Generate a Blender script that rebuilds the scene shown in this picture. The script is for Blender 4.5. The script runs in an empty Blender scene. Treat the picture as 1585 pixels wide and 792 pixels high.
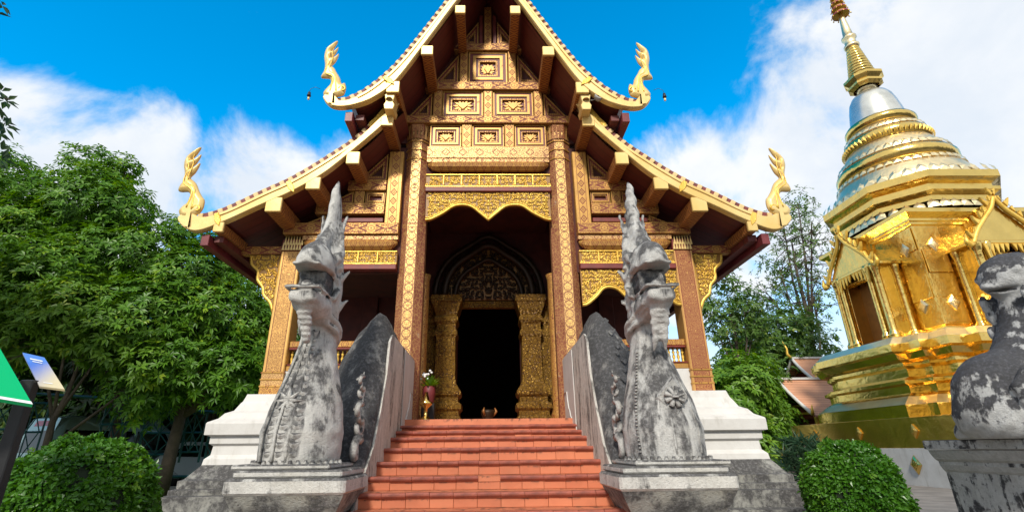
import bpy, bmesh, math, random
import numpy as np
from mathutils import Vector, Matrix, Euler
R = math.radians
scene = bpy.context.scene
COL = scene.collection
rng = random.Random(7)

# ------------------------------------------------------------------ camera
cam_d = bpy.data.cameras.new('camera'); cam = bpy.data.objects.new('camera', cam_d); COL.objects.link(cam)
scene.camera = cam
cam_d.sensor_width = 36.0; cam_d.lens = 765.0/1585.0*36.0
cam_d.shift_x = 21.5/1585.0
cam_d.clip_start = 0.05; cam_d.clip_end = 3000
def _cam(pitch, yaw, roll, pos):
    p, y, r = R(pitch), R(yaw), R(roll)
    F = Vector((math.sin(y)*math.cos(p), math.cos(y)*math.cos(p), math.sin(p)))
    Rt = Vector((math.cos(y), -math.sin(y), 0)); U = Rt.cross(F)
    R2 = Rt*math.cos(r)-U*math.sin(r); U2 = Rt*math.sin(r)+U*math.cos(r)
    m = Matrix((R2, U2, -F)).transposed().to_4x4(); m.translation = pos
    cam.matrix_world = m
_cam(21.28, 1.2, 0.6, (0, 0, 1.1))

# ------------------------------------------------------------------ light
SUN_EL, SUN_AZ = 37.0, 12.0          # degrees; azimuth to the left of straight behind the camera
sun_d = bpy.data.lights.new('sun', 'SUN'); sun = bpy.data.objects.new('sun', sun_d); COL.objects.link(sun)
sun_d.energy = 2.9; sun_d.angle = R(7.0); sun_d.color = (1.0, 0.94, 0.84)
_sd = Vector((-math.sin(R(SUN_AZ))*math.cos(R(SUN_EL)), -math.cos(R(SUN_AZ))*math.cos(R(SUN_EL)), math.sin(R(SUN_EL))))
sun.rotation_euler = _sd.to_track_quat('Z', 'Y').to_euler()
sun.location = (-4, -10, 14)
scene.view_settings.view_transform = 'Standard'; scene.view_settings.look = 'None'
scene.view_settings.exposure = 0.42; scene.view_settings.gamma = 1.0
scene.view_settings.use_curve_mapping = False
scene.render.engine = 'CYCLES'
scene.cycles.max_bounces = 6; scene.cycles.diffuse_bounces = 3; scene.cycles.glossy_bounces = 4
scene.cycles.transmission_bounces = 4; scene.cycles.transparent_max_bounces = 4
scene.cycles.caustics_reflective = False; scene.cycles.caustics_refractive = False

# ------------------------------------------------------------------ node expression helper
class E:
    def __init__(s, t, k): s.t, s.k = t, k
    def m(s, op, a=None, b=None):
        n = s.t.nodes.new('ShaderNodeMath'); n.operation = op
        for i, v in enumerate((s, a, b)):
            if v is None: continue
            if isinstance(v, E): s.t.links.new(v.k, n.inputs[i])
            else: n.inputs[i].default_value = v
        return E(s.t, n.outputs[0])
    def __add__(s, o): return s.m('ADD', o)
    __radd__ = __add__
    def __sub__(s, o): return s.m('SUBTRACT', o)
    def __rsub__(s, o): return (s*-1.0)+o
    def __mul__(s, o): return s.m('MULTIPLY', o)
    __rmul__ = __mul__
    def __truediv__(s, o): return s.m('DIVIDE', o)
    def abs(s): return s.m('ABSOLUTE')
    def frac(s): return s.m('FRACT')
    def sin(s): return s.m('SINE')
    def gt(s, o): return s.m('GREATER_THAN', o)
    def lt(s, o): return s.m('LESS_THAN', o)
    def min(s, o): return s.m('MINIMUM', o)
    def max(s, o): return s.m('MAXIMUM', o)
    def pow(s, o): return s.m('POWER', o)
    def sqrt(s): return s.m('SQRT')
    def step(s, a, b):                       # smooth 0..1 between a and b
        n = s.t.nodes.new('ShaderNodeMapRange'); n.interpolation_type = 'SMOOTHSTEP'
        s.t.links.new(s.k, n.inputs[0]); n.inputs[1].default_value = a; n.inputs[2].default_value = b
        return E(s.t, n.outputs[0])
class Ctx:
    def __init__(s, tree):
        s.t = tree; s.tc = tree.nodes.new('ShaderNodeTexCoord')
        s.obj = s.tc.outputs['Object']; s.gen = s.tc.outputs['Generated']
    def xyz(s, vec=None):
        n = s.t.nodes.new('ShaderNodeSeparateXYZ'); s.t.links.new(vec or s.obj, n.inputs[0])
        return [E(s.t, o) for o in n.outputs]
    def vec(s, x, y, z):
        n = s.t.nodes.new('ShaderNodeCombineXYZ')
        for i, v in enumerate((x, y, z)):
            if isinstance(v, E): s.t.links.new(v.k, n.inputs[i])
            else: n.inputs[i].default_value = v
        return n.outputs[0]
    def scale(s, vec, sc):
        n = s.t.nodes.new('ShaderNodeVectorMath'); n.operation = 'MULTIPLY'
        s.t.links.new(vec, n.inputs[0]); n.inputs[1].default_value = sc
        return n.outputs[0]
    def noise(s, scale, detail=4, rough=0.55, dist=0.0, vec=None, sc=None):
        n = s.t.nodes.new('ShaderNodeTexNoise')
        v = vec or s.obj
        if sc: v = s.scale(v, sc)
        s.t.links.new(v, n.inputs['Vector'])
        n.inputs['Scale'].default_value = scale; n.inputs['Detail'].default_value = detail
        n.inputs['Roughness'].default_value = rough; n.inputs['Distortion'].default_value = dist
        return E(s.t, n.outputs['Fac'])
    def voro(s, scale, feature='F1', vec=None, out='Distance', rnd=1.0):
        n = s.t.nodes.new('ShaderNodeTexVoronoi'); n.feature = feature
        s.t.links.new(vec or s.obj, n.inputs['Vector']); n.inputs['Scale'].default_value = scale
        n.inputs['Randomness'].default_value = rnd
        return E(s.t, n.outputs[out])
    def mix(s, f, a, b):
        n = s.t.nodes.new('ShaderNodeMix'); n.data_type = 'RGBA'
        for i, v in ((0, f), (6, a), (7, b)):
            if isinstance(v, E): s.t.links.new(v.k, n.inputs[i])
            elif hasattr(v, 'is_linked'): s.t.links.new(v, n.inputs[i])
            elif i: n.inputs[i].default_value = (*v[:3], 1)
            else: n.inputs[i].default_value = v
        return n.outputs[2]
    def hsv(s, col, h=0.5, sat=1, val=1):
        n = s.t.nodes.new('ShaderNodeHueSaturation')
        for k, v in (('Hue', h), ('Saturation', sat), ('Value', val)):
            if isinstance(v, E): s.t.links.new(v.k, n.inputs[k])
            else: n.inputs[k].default_value = v
        if hasattr(col, 'is_linked'): s.t.links.new(col, n.inputs['Color'])
        else: n.inputs['Color'].default_value = (*col, 1)
        return n.outputs[0]
    def rand(s):
        n = s.t.nodes.new('ShaderNodeObjectInfo'); return E(s.t, n.outputs['Random'])
    def up(s):                                # world normal z
        n = s.t.nodes.new('ShaderNodeNewGeometry'); x = s.t.nodes.new('ShaderNodeSeparateXYZ')
        s.t.links.new(n.outputs['Normal'], x.inputs[0]); return E(s.t, x.outputs[2])
def material(name, fn):
    m = bpy.data.materials.new(name); m.use_nodes = True
    t = m.node_tree; t.nodes.clear()
    out = t.nodes.new('ShaderNodeOutputMaterial'); b = t.nodes.new('ShaderNodeBsdfPrincipled')
    t.links.new(b.outputs[0], out.inputs[0])
    c = Ctx(t); c.b = b; c.out = out
    r = fn(c)
    for k, v in r.items():
        if k == 'bump':
            n = t.nodes.new('ShaderNodeBump'); t.links.new(v[0].k, n.inputs['Height'])
            n.inputs['Strength'].default_value = v[1]; n.inputs['Distance'].default_value = v[2]
            t.links.new(n.outputs[0], b.inputs['Normal']); continue
        if isinstance(v, E): t.links.new(v.k, b.inputs[k])
        elif hasattr(v, 'is_linked'): t.links.new(v, b.inputs[k])
        elif isinstance(v, tuple): b.inputs[k].default_value = (*v, 1)
        else: b.inputs[k].default_value = v
    return m

# ------------------------------------------------------------------ sky with clouds
world = bpy.data.worlds.new('World'); scene.world = world; world.use_nodes = True
def build_sky():
    t = world.node_tree; t.nodes.clear()
    out = t.nodes.new('ShaderNodeOutputWorld'); bg = t.nodes.new('ShaderNodeBackground')
    t.links.new(bg.outputs[0], out.inputs[0]); bg.inputs[1].default_value = 0.122
    sk = t.nodes.new('ShaderNodeTexSky'); sk.sky_type = 'NISHITA'; sk.sun_disc = False
    sk.sun_elevation = R(SUN_EL); sk.sun_rotation = R(180+SUN_AZ)
    sk.altitude = 300; sk.air_density = 1.0; sk.dust_density = 0.3; sk.ozone_density = 2.2
    c = Ctx(t); d = c.gen
    x, y, z = c.xyz(d)
    blue = c.hsv(sk.outputs[0], 0.487, 1.85, 2.0)
    # drifting cumulus: fractal noise over the sky dome, gathered into banks
    zz = z.max(0.0)+0.22
    pv = c.vec(x/zz, y/zz, 0.0)
    n1 = c.noise(0.95, 9, 0.52, 0.25, vec=pv)
    n2 = c.noise(4.6, 9, 0.6, 0.3, vec=d)
    dens = n1*0.45+n2*0.75
    banks = [((-0.70,0.62,0.27),0.980,0.42),((-0.55,0.75,0.325),0.983,0.43),((-0.42,0.81,0.355),0.985,0.42),((-0.29,0.87,0.37),0.986,0.36),
             ((0.46,0.80,0.37),0.975,0.42),((0.60,0.68,0.43),0.962,0.46),((0.70,0.58,0.44),0.962,0.46),((0.70,0.51,0.52),0.985,0.36),
             ((-0.41,0.655,0.63),0.994,0.17),((0.0,0.95,0.3),0.95,0.25)]
    bias = None
    for (bx, by, bz), lim, amp in banks:
        l = math.sqrt(bx*bx+by*by+bz*bz)
        dot = x*(bx/l)+y*(by/l)+z*(bz/l)
        b = dot.step(lim-0.035, 1.0)*amp
        bias = b if bias is None else bias.max(b)
    # unseen cloud behind the camera, thickened to whiten gold reflections and ambient light
    cover = c.noise(0.55, 3, 0.5, 0, vec=pv).step(0.15, 0.5)*0.50*(y.step(0.35, -0.1))
    cl = (dens+bias+cover).step(0.80, 1.0)
    cl = cl.max(z.step(0.40, 0.12)*0.9)          # milky air low over the horizon
    shade = c.noise(4.2, 6, 0.6, 0.2, vec=d).step(0.3, 0.75)
    ccol = c.mix(shade, (5.0, 5.4, 5.9), (6.5, 6.5, 6.5))
    t.links.new(c.mix(cl*0.97, blue, ccol), bg.inputs[0])
build_sky()

# ------------------------------------------------------------------ object helpers
def link(o, parent=None):
    COL.objects.link(o)
    if parent is not None: o.parent = parent
    return o
def thing(name, label, cat, loc=(0, 0, 0), group=None, rz=0.0):
    o = bpy.data.objects.new(name, None); o.empty_display_size = 0.2; link(o)
    o.location = loc; o.rotation_euler = (0, 0, rz)
    tag(o, label, cat, group); return o
def tag(o, label=None, cat=None, group=None, kind=None):
    for k, v in (('label', label), ('category', cat), ('group', group), ('kind', kind)):
        if v: o[k] = v
    return o
class MB:
    """collects polygons"""
    def __init__(s): s.v = []; s.f = []; s.sm = []
    def add(s, vs, fs, smooth=False):
        n = len(s.v); s.v += [tuple(p) for p in vs]; s.f += [tuple(i+n for i in f) for f in fs]; s.sm += [smooth]*len(fs)
        return s
    def box(s, x0, x1, y0, y1, z0, z1, b=0.0):
        if b <= 0:
            v = [(x0,y0,z0),(x1,y0,z0),(x1,y1,z0),(x0,y1,z0),(x0,y0,z1),(x1,y0,z1),(x1,y1,z1),(x0,y1,z1)]
            return s.add(v, [(0,3,2,1),(4,5,6,7),(0,1,5,4),(1,2,6,5),(2,3,7,6),(3,0,4,7)])
        v, idx = [], {}
        for i, (xa, sx) in enumerate(((x0, 1), (x1, -1))):
            for j, (ya, sy) in enumerate(((y0, 1), (y1, -1))):
                for k, (za, sz) in enumerate(((z0, 1), (z1, -1))):
                    for ax in range(3):
                        p = [xa+sx*b, ya+sy*b, za+sz*b]
                        p[ax] = (xa, ya, za)[ax]
                        idx[i, j, k, ax] = len(v); v.append(tuple(p))
        f = []
        q = lambda *a: f.append(tuple(idx[t] for t in a))
        q((0,0,0,0),(0,0,1,0),(0,1,1,0),(0,1,0,0)); q((1,0,0,0),(1,1,0,0),(1,1,1,0),(1,0,1,0))
        q((0,0,0,1),(1,0,0,1),(1,0,1,1),(0,0,1,1)); q((0,1,0,1),(0,1,1,1),(1,1,1,1),(1,1,0,1))
        q((0,0,0,2),(0,1,0,2),(1,1,0,2),(1,0,0,2)); q((0,0,1,2),(1,0,1,2),(1,1,1,2),(0,1,1,2))
        for k in (0, 1):
            for j in (0, 1):
                a = [(0,j,k,1),(0,j,k,2),(1,j,k,2),(1,j,k,1)]; q(*(a if (j+k) % 2 == 0 else a[::-1]))
                a = [(j,0,k,2),(j,0,k,0),(j,1,k,0),(j,1,k,2)]; q(*(a if (j+k) % 2 == 1 else a[::-1]))
                a = [(j,k,0,0),(j,k,0,1),(j,k,1,1),(j,k,1,0)]; q(*(a if (j+k) % 2 == 0 else a[::-1]))
        for i in (0, 1):
            for j in (0, 1):
                for k in (0, 1):
                    a = [(i,j,k,0),(i,j,k,1),(i,j,k,2)]; q(*(a if (i+j+k) % 2 == 1 else a[::-1]))
        return s.add(v, f)
    def prism(s, poly, y0, y1, inset=0.0, depth=0.0):
        """poly in x,z (any winding); front at y0; optional chamfered front"""
        a = sum(poly[i][0]*poly[(i+1) % len(poly)][1]-poly[(i+1) % len(poly)][0]*poly[i][1] for i in range(len(poly)))
        if a < 0: poly = poly[::-1]
        n = len(poly); V = [(x, y0+depth, z) for x, z in poly]+[(x, y1, z) for x, z in poly]
        F = [tuple(range(n, 2*n))[::-1]]
        for i in range(n): j = (i+1) % n; F.append((i, n+i, n+j, j))
        if inset > 0:
            ins = []
            for i in range(n):
                p0, p1, p2 = poly[i-1], poly[i], poly[(i+1) % n]
                e1 = Vector((p1[0]-p0[0], p1[1]-p0[1])); e2 = Vector((p2[0]-p1[0], p2[1]-p1[1]))
                e1 = e1.normalized() if e1.length > 1e-9 else e1; e2 = e2.normalized() if e2.length > 1e-9 else e2
                nn = Vector((-e1.y-e2.y, e1.x+e2.x)); nn = nn.normalized() if nn.length > 1e-6 else Vector((0, 0))
                ins.append((p1[0]+nn.x*inset, p1[1]+nn.y*inset))
            V += [(x, y0, z) for x, z in ins]
            for i in range(n): j = (i+1) % n; F.append((i, j, 2*n+j, 2*n+i))
            F.append(tuple(range(2*n, 3*n)))
        else: F.append(tuple(range(n)))
        # F front faces -y: x right z up seen from -y, ccw = outward
        return s.add(V, F)
    def lathe(s, prof, n=24, c=(0, 0, 0), smooth=True, a0=0.0, cap=True):
        V = []; F = []
        for (r, z) in prof:
            for i in range(n):
                a = a0+2*math.pi*i/n; V.append((c[0]+r*math.cos(a), c[1]+r*math.sin(a), c[2]+z))
        for k in range(len(prof)-1):
            for i in range(n):
                j = (i+1) % n; F.append((k*n+i, k*n+j, (k+1)*n+j, (k+1)*n+i))
        if cap: F.append(tuple(range(n))[::-1]); F.append(tuple((len(prof)-1)*n+i for i in range(n)))
        return s.add(V, F, smooth)
    def tube(s, pts, rad, n=6, smooth=True):
        """rad: number or list"""
        P = [Vector(p) for p in pts]; m = len(P)
        rad = [rad]*m if not hasattr(rad, '__len__') else rad
        V = []; F = []; ref = None
        for i in range(m):
            t = (P[min(i+1, m-1)]-P[max(i-1, 0)])
            t = t.normalized() if t.length > 1e-9 else Vector((0, 0, 1))
            if ref is None: ref = Vector((0, 0, 1)) if abs(t.z) < 0.9 else Vector((1, 0, 0))
            u = (ref-t*ref.dot(t)).normalized(); w = t.cross(u); ref = u
            for k in range(n):
                a = 2*math.pi*k/n; V.append(P[i]+u*(rad[i]*math.cos(a))+w*(rad[i]*math.sin(a)))
        for i in range(m-1):
            for k in range(n):
                j = (k+1) % n; F.append((i*n+k, i*n+j, (i+1)*n+j, (i+1)*n+k))
        F.append(tuple(range(n))[::-1]); F.append(tuple((m-1)*n+k for k in range(n)))
        return s.add(V, F, smooth)
    def mirror_x(s):
        o = MB(); o.v = [(-x, y, z) for x, y, z in s.v]; o.f = [f[::-1] for f in s.f]; o.sm = list(s.sm); return o
    def build(s, name, mat, parent=None, origin=None):
        me = bpy.data.meshes.new(name)
        v = s.v
        if origin is not None: v = [(p[0]-origin[0], p[1]-origin[1], p[2]-origin[2]) for p in v]
        me.from_pydata(v, [], s.f); me.polygons.foreach_set('use_smooth', s.sm)
        me.materials.append(mat); me.update()
        o = bpy.data.objects.new(name, me)
        if origin is not None: o.location = origin
        return link(o, parent)
def np_obj(name, V, F, mat, parent=None, smooth=True, origin=None):
    """fast mesh from numpy arrays; F all quads or all tris"""
    me = bpy.data.meshes.new(name); k = F.shape[1]
    if origin is not None: V = V-np.array(origin)
    me.vertices.add(len(V)); me.vertices.foreach_set('co', np.asarray(V, np.float32).ravel())
    me.loops.add(F.size); me.loops.foreach_set('vertex_index', F.astype(np.int32).ravel())
    me.polygons.add(len(F)); me.polygons.foreach_set('loop_start', np.arange(0, F.size, k, dtype=np.int32))
    me.polygons.foreach_set('use_smooth', np.full(len(F), smooth))
    me.materials.append(mat); me.update(calc_edges=True); me.validate()
    o = bpy.data.objects.new(name, me)
    if origin is not None: o.location = origin
    return link(o, parent)
def dup(o, parent=None, loc=None, name=None):
    c = o.copy(); link(c); c.parent = parent
    if loc is not None: c.location = loc
    return c
def spline(pts, n=8):
    """Catmull-Rom through 2-D points"""
    P = [pts[0]]+list(pts)+[pts[-1]]; o = []
    for i in range(1, len(P)-2):
        p0, p1, p2, p3 = (np.array(q, float) for q in P[i-1:i+3])
        for k in range(n):
            t = k/n; o.append(tuple(0.5*((2*p1)+(-p0+p2)*t+(2*p0-5*p1+4*p2-p3)*t*t+(-p0+3*p1-3*p2+p3)*t**3)))
    o.append(tuple(map(float, pts[-1]))); return o
def surface_nets(f, lo, hi, h):
    """polygonise f<0 on a grid"""
    n = [int(math.ceil((b-a)/h))+1 for a, b in zip(lo, hi)]
    ax = [lo[i]+h*np.arange(n[i]) for i in range(3)]
    X, Y, Z = np.meshgrid(*ax, indexing='ij'); D = f(X, Y, Z)
    ins = D < 0
    c = np.zeros([k-1 for k in n], int)
    for dx in (0, 1):
        for dy in (0, 1):
            for dz in (0, 1): c += ins[dx:n[0]-1+dx, dy:n[1]-1+dy, dz:n[2]-1+dz]
    act = (c > 0) & (c < 8); idx = -np.ones(act.shape, int); cells = np.argwhere(act); idx[act] = np.arange(len(cells))
    acc = np.zeros((len(cells), 3)); cnt = np.zeros(len(cells))
    cor = [(a, b, d) for a in (0, 1) for b in (0, 1) for d in (0, 1)]
    for a in cor:
        for k in range(3):
            if a[k]: continue
            b = list(a); b[k] = 1
            da = D[cells[:,0]+a[0], cells[:,1]+a[1], cells[:,2]+a[2]]; db = D[cells[:,0]+b[0], cells[:,1]+b[1], cells[:,2]+b[2]]
            s = (da < 0) != (db < 0); t = np.where(s, da/np.where(s, da-db, 1), 0)
            p = np.array(a, float)[None, :].repeat(len(cells), 0); p[:, k] = t
            acc[s] += p[s]; cnt[s] += 1
    V = np.array(lo)+h*(cells+acc/np.maximum(cnt, 1)[:, None])
    F = []
    for k in range(3):
        u, w = (k+1) % 3, (k+2) % 3
        sl = [slice(None)]*3; sl2 = [slice(None)]*3; sl[k] = slice(0, n[k]-1); sl2[k] = slice(1, n[k])
        cr = ins[tuple(sl)] != ins[tuple(sl2)]
        e = np.argwhere(cr); ok = (e[:, u] > 0) & (e[:, w] > 0) & (e[:, u] < n[u]-1) & (e[:, w] < n[w]-1); e = e[ok]
        def g(du, dw):
            q = e.copy(); q[:, u] -= du; q[:, w] -= dw; return idx[q[:,0], q[:,1], q[:,2]]
        q = np.stack([g(1, 1), g(0, 1), g(0, 0), g(1, 0)], 1)
        flip = ~ins[e[:,0], e[:,1], e[:,2]]
        q[flip] = q[flip][:, ::-1]; F.append(q)
    return V, np.concatenate(F)
def smin(a, b, k):
    h = np.clip(0.5+0.5*(b-a)/k, 0, 1); return b*(1-h)+a*h-k*h*(1-h)
def smax(a, b, k): return -smin(-a, -b, k)
def ell(X, Y, Z, c, r):
    k0 = np.sqrt(((X-c[0])/r[0])**2+((Y-c[1])/r[1])**2+((Z-c[2])/r[2])**2)
    return (k0-1)*min(r)
def caps(X, Y, Z, a, b, ra, rb):
    a = np.array(a, float); b = np.array(b, float); d = b-a; L = d@d
    t = np.clip(((X-a[0])*d[0]+(Y-a[1])*d[1]+(Z-a[2])*d[2])/L, 0, 1)
    return np.sqrt((X-a[0]-t*d[0])**2+(Y-a[1]-t*d[1])**2+(Z-a[2]-t*d[2])**2)-(ra+(rb-ra)*t)
def rbox(X, Y, Z, c, h, r):
    qx, qy, qz = np.abs(X-c[0])-h[0]+r, np.abs(Y-c[1])-h[1]+r, np.abs(Z-c[2])-h[2]+r
    return np.sqrt(np.maximum(qx,0)**2+np.maximum(qy,0)**2+np.maximum(qz,0)**2)+np.minimum(np.maximum(qx,np.maximum(qy,qz)),0)-r
# ------------------------------------------------------------------ materials
M = {}
GOLD = (0.53, 0.285, 0.062); GOLD2 = (0.88, 0.60, 0.22); LAC = (0.20, 0.035, 0.018); DLAC = (0.075, 0.014, 0.010)
def plain(name, col, rough=0.6, var=0.12, sc=6.0, metal=0.0, bump=0.15, bd=0.01):
    def fn(c):
        n = c.noise(sc, 6, 0.6); k = 1-var+2*var*1.0
        return {'Base Color': c.mix(n.step(0.3, 0.7), tuple(v*(1-var) for v in col), tuple(min(1, v*(1+var)) for v in col)),
                'Roughness': n*0.2+(rough-0.1), 'Metallic': metal, 'bump': (c.noise(sc*7, 5, 0.6), bump, bd)}
    M[name] = material(name, fn); return M[name]
def lacquer(c, gold_mask, gold=GOLD, lac=LAC, wear=0.5, metal=0.35):
    """gold leaf on red lacquer, worn in patches"""
    w = c.noise(5.5, 8, 0.65).step(0.62, 0.75)*wear
    g = gold_mask*(1-w)
    tone = c.noise(2.3, 5, 0.6)
    gcol = c.mix(tone.step(0.3, 0.7), tuple(v*0.82 for v in gold), tuple(min(1, v*1.12) for v in gold))
    return {'Base Color': c.mix(g, lac, gcol), 'Metallic': g*metal, 'Roughness': 0.62-g*0.2,
            'bump': (g+c.noise(60, 3)*0.3, 0.35, 0.006)}
def m_lozenge(c, P=0.50, hw=0.20, hh=0.075, half=0.08, gold=GOLD):
    x, y, z = c.xyz()
    a = ((x/P+0.5).frac()-0.5).abs()*P; v = z.abs()
    d = a/hw+v/hh
    red = ((d-1.0).abs().lt(0.20)*a.gt(hw*0.34)).max((d-0.60).abs().lt(0.05))
    r = (a*a+v*v*1.6).sqrt()
    ring = ((r*150.0).sin().gt(0.55))*(d.lt(0.6))
    vo = c.voro(30, 'DISTANCE_TO_EDGE').lt(0.09)*(d.gt(1.25))
    edge = (v-(half-0.017)).abs().lt(0.004)
    msk = 1-(red.max(ring*0.75).max(vo*0.8).max(edge))
    return lacquer(c, msk, gold)
M['gilt_beam'] = material('gilt_beam', m_lozenge)
def m_chev(c, P=0.17, hw=0.055, gold=GOLD):
    x, y, z = c.xyz()
    a = ((z/P).frac()-0.5).abs()*P; d = a/0.07+x.abs()/hw
    red = (d-0.9).abs().lt(0.17).max((d-0.35).abs().lt(0.1))
    edge = (x.abs()-0.066).abs().lt(0.004)
    dots = c.voro(55, 'F1').lt(0.22)*d.gt(1.15)
    return lacquer(c, 1-(red.max(edge).max(dots*0.6)), gold)
M['gilt_post'] = material('gilt_post', m_chev)
def m_scroll(c, bal=0.0, border=0.0, half=0.16, gold=GOLD, lac=LAC, sc=11.0):
    x, y, z = c.xyz()
    w = c.noise(6, 3, 0.5)
    vv = c.vec(x.abs()+w*0.10, y.abs()+w*0.1, z+w*0.12)
    e = c.voro(sc, 'DISTANCE_TO_EDGE', vec=vv); f = c.voro(sc, 'F1', vec=vv)
    curl = (f*34.0+e*9.0).sin()
    msk = curl.gt(bal).max(e.lt(0.045)*(1 if bal < 0.3 else 0.0))
    if border:
        b = x.abs().gt(half-border); l = (x.abs()-(half-border-0.008)).abs().lt(0.005)
        msk = (msk.max(b))*(1-l)
    return lacquer(c, msk, gold, lac)
M['gilt_scroll'] = material('gilt_scroll', lambda c: m_scroll(c, -0.35, 0.0))
M['gilt_column'] = material('gilt_column', lambda c: m_scroll(c, -0.1, 0.035, 0.155, (0.72, 0.40, 0.11), (0.16, 0.04, 0.015), 26.0))
M['red_column'] = material('red_column', lambda c: m_scroll(c, 0.38, 0.028, 0.155, (0.62, 0.33, 0.10), (0.24, 0.05, 0.022), 26.0))
def m_oct(c):
    """octagonal column: gold vine on the front face, worn red lacquer on the others"""
    x, y, z = c.xyz()
    front = x.abs().lt(0.093)
    w = c.noise(5, 3)
    a = (z/0.15).frac()-0.5; r = ((x*x)+(a*0.15)*(a*0.15)).sqrt()
    f = c.voro(30, 'F1', vec=c.vec(x.abs()+w*0.03, 0.0, z+w*0.03)); e = c.voro(30, 'DISTANCE_TO_EDGE', vec=c.vec(x.abs()+w*0.03, 0.0, z+w*0.03))
    line = (r-0.068).abs().lt(0.006).max(e.lt(0.07)*0.8).max(f.lt(0.12)*0.6)
    edge = (x.abs()-0.086).abs().lt(0.006)
    low = c.noise(3.0, 6, 0.6)
    g = front*(1-line.max(edge))*(low.lt(0.66))
    faint = (1-front)*(c.voro(18, 'DISTANCE_TO_EDGE').lt(0.06))*0.35
    base = c.mix(c.noise(2.2, 8, 0.65).step(0.35, 0.72), (0.20, 0.055, 0.028), (0.33, 0.13, 0.06))
    base = c.mix(c.noise(4.5, 8, 0.7).step(0.62, 0.70)*0.8, base, (0.46, 0.33, 0.22))
    gg = g.max(faint)
    return {'Base Color': c.mix(gg, base, (0.80, 0.50, 0.15)), 'Metallic': gg*0.35, 'Roughness': 0.6-gg*0.18,
            'bump': (gg+c.noise(40, 4)*0.5, 0.3, 0.006)}
M['oct_column'] = material('oct_column', m_oct)
def m_petal(c):
    x, y, z = c.xyz()
    P = 0.15
    a = ((x/P).frac()-0.5).abs(); v = z/0.12
    d = (a*1.6+v.abs()*0.7); red = (d-0.62).abs().lt(0.055).max((d-0.32).abs().lt(0.04))
    return lacquer(c, 1-red.max(c.voro(70, 'DISTANCE_TO_EDGE').lt(0.06)*0.5), GOLD)
M['gilt_petal'] = material('gilt_petal', m_petal)
def m_worn(c):
    x, y, z = c.xyz()
    e = c.voro(34, 'DISTANCE_TO_EDGE').lt(0.08); d = (((x/0.3).frac()-0.5).abs()*0.3+z.abs()-0.07).abs().lt(0.008)
    return lacquer(c, 1-(e*0.7).max(d), (0.66, 0.40, 0.14), wear=0.9)
M['gilt_worn'] = material('gilt_worn', m_worn)
def m_dot(c):
    return lacquer(c, c.voro(30, 'F1', rnd=0.3).gt(0.36), (0.53, 0.285, 0.062))
M['gilt_dot'] = material('gilt_dot', m_dot)
def m_carved(c):
    n = c.noise(26, 5, 0.6, 1.2); w = c.noise(3, 5)
    g = c.mix(w.step(0.3, 0.7), (0.72, 0.42, 0.055), (0.90, 0.60, 0.12))
    return {'Base Color': c.mix(n.step(0.62, 0.74)*0.6, g, (0.20, 0.08, 0.012)), 'Metallic': 0.45, 'Roughness': 0.36, 'bump': (n, 0.5, 0.012)}
M['carved_gold'] = material('carved_gold', m_carved)
def m_oldgold(c):
    x, y, z = c.xyz(); w = c.noise(4, 4)
    vv = c.vec(x+w*0.06, y, z+w*0.08); e = c.voro(16, 'DISTANCE_TO_EDGE', vec=vv); f = c.voro(16, 'F1', vec=vv)
    h = (f*26.0).sin()*0.5+0.5; n = c.noise(3, 6, 0.65)
    g = c.mix(n.step(0.3, 0.75), (0.30, 0.16, 0.02), (0.52, 0.30, 0.045))
    return {'Base Color': c.mix((h*e.step(0.0, 0.12)).step(0.15, 0.5), (0.10, 0.045, 0.008), g), 'Metallic': 0.4, 'Roughness': 0.42, 'bump': (h+n, 0.6, 0.02)}
M['old_gold'] = material('old_gold', m_oldgold)
plain('carve_back', (0.30, 0.145, 0.026), 0.5)
plain('shade_dark_bronze', (0.036, 0.018, 0.007), 0.5, 0.3, 5, 0.4)  # deep porch shade on the door arch is put into this near-black colour
plain('gold_relief', (0.58, 0.31, 0.075), 0.45, 0.15, 8, 0.3)
def m_barge(c):
    n = c.noise(1.6, 6, 0.6); f = c.noise(22, 5, 0.6)
    col = c.mix(n.step(0.3, 0.7), (0.72, 0.48, 0.15), (0.84, 0.62, 0.26))
    col = c.mix(c.noise(5, 8, 0.7).step(0.64, 0.78)*0.5, col, (0.42, 0.25, 0.09))
    return {'Base Color': col, 'Metallic': 0.25, 'Roughness': 0.40, 'bump': (f, 0.12, 0.01)}
M['pale_gold'] = material('pale_gold', m_barge)
plain('verge_cream', (0.66, 0.47, 0.22), 0.55, 0.2, 9)
plain('verge_dark', (0.17, 0.035, 0.028), 0.6, 0.3, 9)
def m_soffit(c):
    x, y, z = c.xyz()
    l = ((y/0.19).frac()-0.5).abs().gt(0.475)
    n = c.noise(2.0, 6, 0.6, sc=(1, 6, 1))
    return {'Base Color': c.mix(l, c.mix(n, (0.085, 0.014, 0.012), (0.165, 0.03, 0.022)), (0.02, 0.005, 0.004)), 'Roughness': 0.5,
            'bump': (1-l, 0.5, 0.01)}
M['soffit_red'] = material('soffit_red', m_soffit)
plain('maroon', (0.16, 0.025, 0.028), 0.45, 0.2, 4)
plain('lacquer_red', (0.17, 0.026, 0.018), 0.5, 0.3, 5)
plain('lacquer_dark', (0.075, 0.018, 0.012), 0.85, 0.3, 5)
def m_purlin(c):
    x, y, z = c.xyz()
    a = (((y/0.26).frac()-0.5).abs()*0.26); s = (x.abs()+z.abs())
    d = (a*1.6+s*0.9); red = ((d*11.0).frac()-0.5).abs().lt(0.17)
    n = c.noise(5, 6, 0.6)
    g = (1-red)*(0.9-n.step(0.5, 0.7)*0.4)
    return {'Base Color': c.mix(g, (0.15, 0.04, 0.018), (0.46, 0.19, 0.045)), 'Metallic': g*0.25, 'Roughness': 0.5, 'bump': (g, 0.3, 0.006)}
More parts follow.
